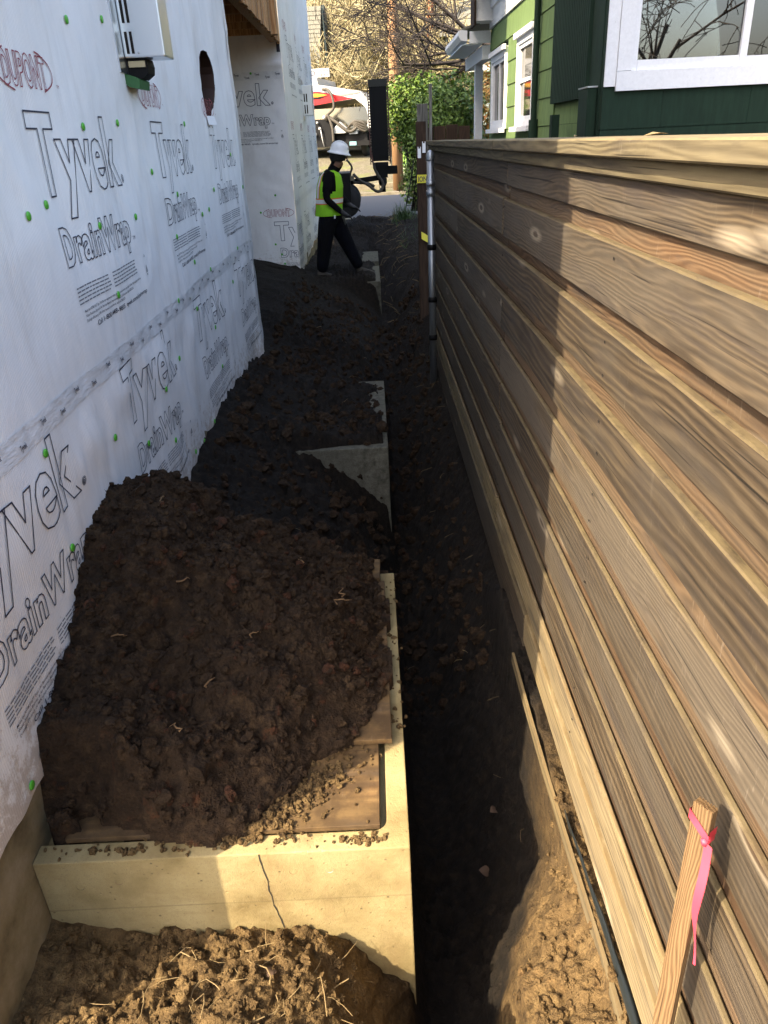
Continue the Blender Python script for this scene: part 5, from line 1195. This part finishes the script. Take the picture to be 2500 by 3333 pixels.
tp_('tail_lamp', MB().lathe([(0, -.02), (.05, -.018), (.075, -.01), (.085, 0)], 18, (1.31, -.065, 1.30), Matrix.Rotation(math.pi / 2, 3, 'X')), M['lampred'], fl, True)
sg = tp_('light_board', MB().box(-3.2, -.48, .3, .42, 3.22, 3.56), M['truckwhite'], None, False, .01)
for k in range(3): tp_('board_lamp', MB().lathe([(.03, -.012), (.06, -.008), (.07, 0)], 14, (-.85 + k * .14, .29, 3.39), Matrix.Rotation(math.pi / 2, 3, 'X') @ Matrix.Scale(1.7, 3, (0, 1, 0)) @ Matrix.Scale(.5, 3, (1, 0, 0))), M['lampred'] if k > 0 else M['blacksteel'], sg, True)
co, fs_ = text_mesh('ND', .42, .20, bold=.02); me = bpy.data.meshes.new('lettering'); me.from_pydata(np.stack([co[:, 0] - 1.55, np.full(len(co), .294), co[:, 1] + 3.30], -1).tolist(), [], fs_); link('lettering', me, M['ink'], sg)
for x in (-1.9, .9):
    wq = MB().lathe([(.2, -.14), (.45, -.14), (.5, -.09), (.5, .09), (.45, .14), (.2, .14)], 26, (x, .9, .48), Matrix.Rotation(math.pi / 2, 3, 'Y')); w_ = tp_('wheel', wq, M['tyre'], None, True)
def those(pts, r, m_): 
    P = [Vector(p) for p in pts]; out = []
    for i in range(len(P) - 1):
        a, b, c, d = P[max(0, i - 1)], P[i], P[i + 1], P[min(len(P) - 1, i + 2)]
        for t_ in np.linspace(0, 1, 7)[:-1]: out.append(.5 * ((2 * b) + (c - a) * t_ + (2 * a - 5 * b + 4 * c - d) * t_ * t_ + (3 * b - a - 3 * c + d) * t_ ** 3))
    out.append(P[-1]); tp_('hose', MB().tube(out, r, 8), m_, None, True)
those([(-.75, -.10, 2.72), (-.45, -.2, 2.68), (-.25, -.3, 2.35), (-.22, -.35, 1.95), (-.55, -.3, 1.68), (-.60, -.2, 1.5)], .055, M['hose'])
those([(-.52, -.35, 1.75), (-.32, -.4, 1.2), (-.30, -.4, .62)], .06, M['hose'])
those([(-.6, -.3, 1.7), (-.05, -.4, 1.35), (.45, -.4, 1.0), (.8, -.35, 1.15)], .065, M['hose'])
for k in range(4): those([(.35 + .1 * k, -.25, 1.15 + .05 * k), (.7, -.35, 1.40 - .05 * k), (1.1, -.3, 1.30 - .1 * k), (1.25, -.2, 1.1)], .045, M['hose'])
for (x, z, r) in ((-.70, 1.62, .07), (-1.05, 1.42, .05), (-.95, 1.18, .06), (-1.2, .95, .09)): tp_('fitting', MB().lathe([(0, -.06), (r, -.05), (r, .05), (0, .06)], 12, (x, -.22, z), Matrix.Rotation(math.pi / 2, 3, 'X')), M['truckwhite'], None, True)
tp_('lever', MB().tube([(-.92, -.25, 1.2), (-.86, -.25, .75), (-.80, -.25, .45)], .02, 6), M['truckwhite'], None, True)
tp_('machinery', MB().box(-2.6, -.35, -.12, .35, .6, 1.55).box(.2, 1.2, -.08, .35, .62, 1.0), M['blacksteel'])

# ------------------------------------------------------------------ the worker
wk = empty('person', (-.50, 11.1, 0.0)); tag(wk, 'worker in white hard hat and lime safety vest walking beside the white wall', 'person')
J_ = {  # joints, local to the worker: x forward (the way he walks), y away from the camera
 'pel': ((-.09, 0, .88), .150), 'waist': ((-.085, 0, 1.02), .145), 'chest': ((-.06, 0, 1.22), .155), 'neckb': ((-.02, 0, 1.37), .09), 'neck': ((.045, 0, 1.435), .075), 'head': ((.09, 0, 1.54), .112),
 'shR': ((-.065, -.17, 1.325), .075), 'elR': ((-.105, -.235, 1.05), .052), 'wrR': ((.10, -.20, .865), .036), 'haR': ((.165, -.19, .825), .036),
 'shL': ((-.035, .17, 1.325), .075), 'elL': ((.06, .22, 1.06), .052), 'wrL': ((.20, .12, .93), .036), 'haL': ((.26, .09, .90), .036),
 'hipR': ((-.11, -.09, .80), .145), 'knR': ((-.19, -.10, .43), .105), 'anR': ((-.25, -.10, .07), .085),
 'hipL': ((-.04, .09, .80), .145), 'knL': ((.12, .09, .45), .105), 'anL': ((.29, .09, .09), .080)}
E_ = [('pel', 'waist'), ('waist', 'chest'), ('chest', 'neckb'), ('neckb', 'neck'), ('neck', 'head'), ('chest', 'shR'), ('shR', 'elR'), ('elR', 'wrR'), ('wrR', 'haR'), ('chest', 'shL'), ('shL', 'elL'), ('elL', 'wrL'), ('wrL', 'haL'), ('pel', 'hipR'), ('hipR', 'knR'), ('knR', 'anR'), ('pel', 'hipL'), ('hipL', 'knL'), ('knL', 'anL')]
names = list(J_); vs = [J_[n][0] for n in names]; es = [(names.index(a), names.index(b)) for a, b in E_]; rad = [J_[n][1] for n in names]
# fingers as short chains from each palm
for hn, fwd, sy in (('haR', Vector((.8, .05, -.45)), -1), ('haL', Vector((.85, -.1, -.3)), 1)):
    h = Vector(J_[hn][0]); fwd.normalize(); side_ = Vector((0, 1, 0)); 
    for k, (off, L) in enumerate(((-.026, .060), (-.009, .070), (.009, .066), (.026, .052))):
        b0 = h + side_ * off + fwd * .03; p1 = b0 + fwd * L * .5; p2 = p1 + (fwd + Vector((-.35, 0, -.6))).normalized() * L * .5
        i0 = len(vs); vs += [tuple(b0), tuple(p1), tuple(p2)]; rad += [.0105, .0095, .0085]; es += [(names.index(hn), i0), (i0, i0 + 1), (i0 + 1, i0 + 2)]
    t0 = h + side_ * (-.034 * 1) + fwd * -.005; t1 = t0 + (fwd + Vector((0, -.5, .5))).normalized() * .035; t2 = t1 + fwd * .025
    i0 = len(vs); vs += [tuple(t0), tuple(t1), tuple(t2)]; rad += [.011, .0105, .009]; es += [(names.index(hn), i0), (i0, i0 + 1), (i0 + 1, i0 + 2)]
me = bpy.data.meshes.new('body'); me.from_pydata(vs, es, []); tmp = bpy.data.objects.new('tmp_body', me); COL.objects.link(tmp)
sk = tmp.modifiers.new('s', 'SKIN'); sk.use_smooth_shade = True
for i, v in enumerate(me.skin_vertices[0].data): v.radius = (rad[i], rad[i]); v.use_root = (i == 0)
for n, rx, ry in (('pel', .135, .165), ('waist', .125, .16), ('chest', .135, .175)): me.skin_vertices[0].data[names.index(n)].radius = (ry, rx)
su = tmp.modifiers.new('u', 'SUBSURF'); su.levels = 2; su.render_levels = 2
bpy.context.view_layer.update(); bm_ = bpy.data.meshes.new_from_object(tmp.evaluated_get(bpy.context.evaluated_depsgraph_get())); bpy.data.objects.remove(tmp)
bm_.name = 'body'; bm_.materials.clear(); [bm_.materials.append(M[k]) for k in ('shirt', 'jeans', 'skin', 'glove')]
for p in bm_.polygons:
    c = p.center; p.use_smooth = True
    p.material_index = 0
    if c.z < .87 and abs(c.y) < .185 and c.x < .30 and not (c.x > .07 and c.z > .74 and abs(c.y) > .15): p.material_index = 1
    if c.z > 1.43 and c.x > .03: p.material_index = 2
    if c.x > .085 and .70 < c.z < .97 and (c.y < -.13 or c.y > .02) : p.material_index = 3
link('body', bm_, None, wk)
# face details, ears, hair
fc = MB(); fc.lathe([(0, .02), (.012, .012), (.016, -.006), (0, -.018)], 8, (.197, 0, 1.535)); link('nose', fc.mesh('nose', M['skin'], True), None, wk)
for sy in (-1, 1):
    MB().lathe([(0, -.022), (.012, -.012), (.012, .014), (0, .024)], 8, (.08, sy * .100, 1.545), sy=.5).build('ear', M['skin'], wk, True)
    MB().lathe([(0, -.007), (.008, 0), (0, .007)], 8, (.182, sy * .034, 1.565)).build('eye', M['black'], wk, True)
MB().box(.170, .188, -.024, .024, 1.488, 1.494).build('mouth', M['rustred'], wk)
MB().lathe([(.098, 1.50), (.112, 1.55), (.110, 1.61)], 18, (.075, 0, 0)).build('hair', M['black'], wk, True)
# hard hat, tilted forward
HM = Matrix.Rotation(.20, 3, 'Y')
def hatp(prof, n=28, sy=.86): return MB().lathe(prof, n, (.10, 0, 1.605), HM, sy=sy)
hat = hatp([(.158, -.022), (.165, -.012), (.150, -.004), (.128, .010), (.122, .05), (.108, .088), (.08, .115), (.04, .130), (0, .134)]).build('hard_hat', M['hat'], wk, True)
for sy in (-.035, 0, .035):
    pts = [HM @ Vector((math.sin(a) * .124, sy, .012 + math.cos(a) * .124)) + Vector((.10, 0, 1.605)) for a in np.linspace(-1.15, 1.15, 12)]; MB().tube(pts, .009, 6).build('hat_ridge', M['hat'], hat, True)
MB().box(.205, .2225, -.02, .02, 1.585, 1.62).build('hat_badge', M['yellowtape'], hat)
# safety vest with an open armhole on each side
def vest_pt(th, t_):
    c = Vector((-.035, 0, 1.395)).lerp(Vector((-.10, 0, .83)), t_); rx = np.interp(t_, [0, .12, .35, .7, 1], [.070, .135, .170, .172, .178]); ry = np.interp(t_, [0, .12, .35, .7, 1], [.085, .165, .205, .195, .200])
    return c + Vector((math.cos(th) * rx, math.sin(th) * ry, 0))
def vest_band(name, t0, t1, mat, off, hole=True, th0=0, th1=2 * math.pi, nth=48, ntt=22, parent=None):
    vs = []; fs = []
    for i in range(ntt + 1):
        for j in range(nth + 1):
            th = th0 + (th1 - th0) * j / nth; t_ = t0 + (t1 - t0) * i / ntt; p = vest_pt(th, t_); q = vest_pt(th, t_); d = Vector((math.cos(th), math.sin(th), 0)); vs.append(p + d * off)
    for i in range(ntt):
        for j in range(nth):
            th = th0 + (th1 - th0) * (j + .5) / nth; t_ = t0 + (t1 - t0) * (i + .5) / ntt
            if hole and t_ < .50 and t_ > .05 and abs(abs(math.sin(th)) - 1) < .16 * (1 if t_ < .42 else (.5 - t_) / .08): continue
            a = i * (nth + 1) + j; fs.append((a, a + 1, a + nth + 2, a + nth + 1))
    m_ = MB().add(vs, fs); return m_.build(name, mat, parent or wk, True)
vest = vest_band('safety_vest', 0.0, 1.0, M['vest'], .012)
vest_band('waist_tape', .60, .74, M['orange'], .015, False, parent=vest, ntt=4); vest_band('reflective_tape', .625, .715, M['silver'], .0175, False, parent=vest, ntt=4)
for sgn in (-1, 1):
    for tc in (math.pi - .62 * sgn, ):
        vest_band('back_tape', .02, .60, M['orange'], .015, False, tc - .19, tc + .19, 6, 14, vest); vest_band('reflective_tape', .02, .60, M['silver'], .0175, False, tc - .11, tc + .11, 6, 14, vest)
        vest_band('back_tape', .75, .99, M['orange'], .015, False, tc - .17 + .45 * sgn, tc + .17 + .45 * sgn, 6, 6, vest); vest_band('reflective_tape', .75, .99, M['silver'], .0175, False, tc - .12 + .45 * sgn, tc + .12 + .45 * sgn, 6, 6, vest)
# boots
for (x, y, rot) in ((-.235, -.10, 0), (.325, .09, -.12)):
    b = MB(); prof = [(-.075, .0, .11, .045), (-.06, .0, .10, .048), (.02, .0, .085, .045), (.09, .0, .06, .048), (.15, .0, .045, .042), (.175, .0, .03, .028)]
    rings = []
    for (px, z0, h_, w_) in prof: rings.append([(px, -w_, z0), (px, -w_ * 1.02, z0 + h_ * .55), (px, -w_ * .6, z0 + h_), (px, w_ * .6, z0 + h_), (px, w_ * 1.02, z0 + h_ * .55), (px, w_, z0)])
    vs = [q for r__ in rings for q in r__]; fs = [(i * 6 + j, i * 6 + (j + 1) % 6, (i + 1) * 6 + (j + 1) % 6, (i + 1) * 6 + j) for i in range(5) for j in range(6)] + [tuple(range(6)), tuple(range(30, 36))]
    b.add(vs, fs).build('boot', M['boot'], wk, True, (x, y, .008), (0, rot * -.4, 0))
MB().box(-.02, .0, -.20, -.185, .80, .84).build('belt_clip', M['silver'], wk)

# reflected neighbours behind the camera
nb = empty('neighbour_house', (9, -34, 0)); tag(nb, 'dark gabled house behind the camera mirrored in the big window', 'house')
link('wall', MB().box(-4, 4, -3, 3, 0, 3.4).mesh('wall', M['gable']), None, nb); link('roof', MB().prism([(-4.6, 3.3), (4.6, 3.3), (0, 5.6)], 'y', -3.6, 3.6).mesh('roof', M['shingle']), None, nb)
branch_tree('bare_tree', (7.5, -11, 0), M['darktwig'], 'bare tree behind the camera mirrored in the big window', 'tree', height=8.5, stems=3, levels=5, spread=.4, r0=.12, seed=5, kids=(3, 4), droop=.5, minr=.012)
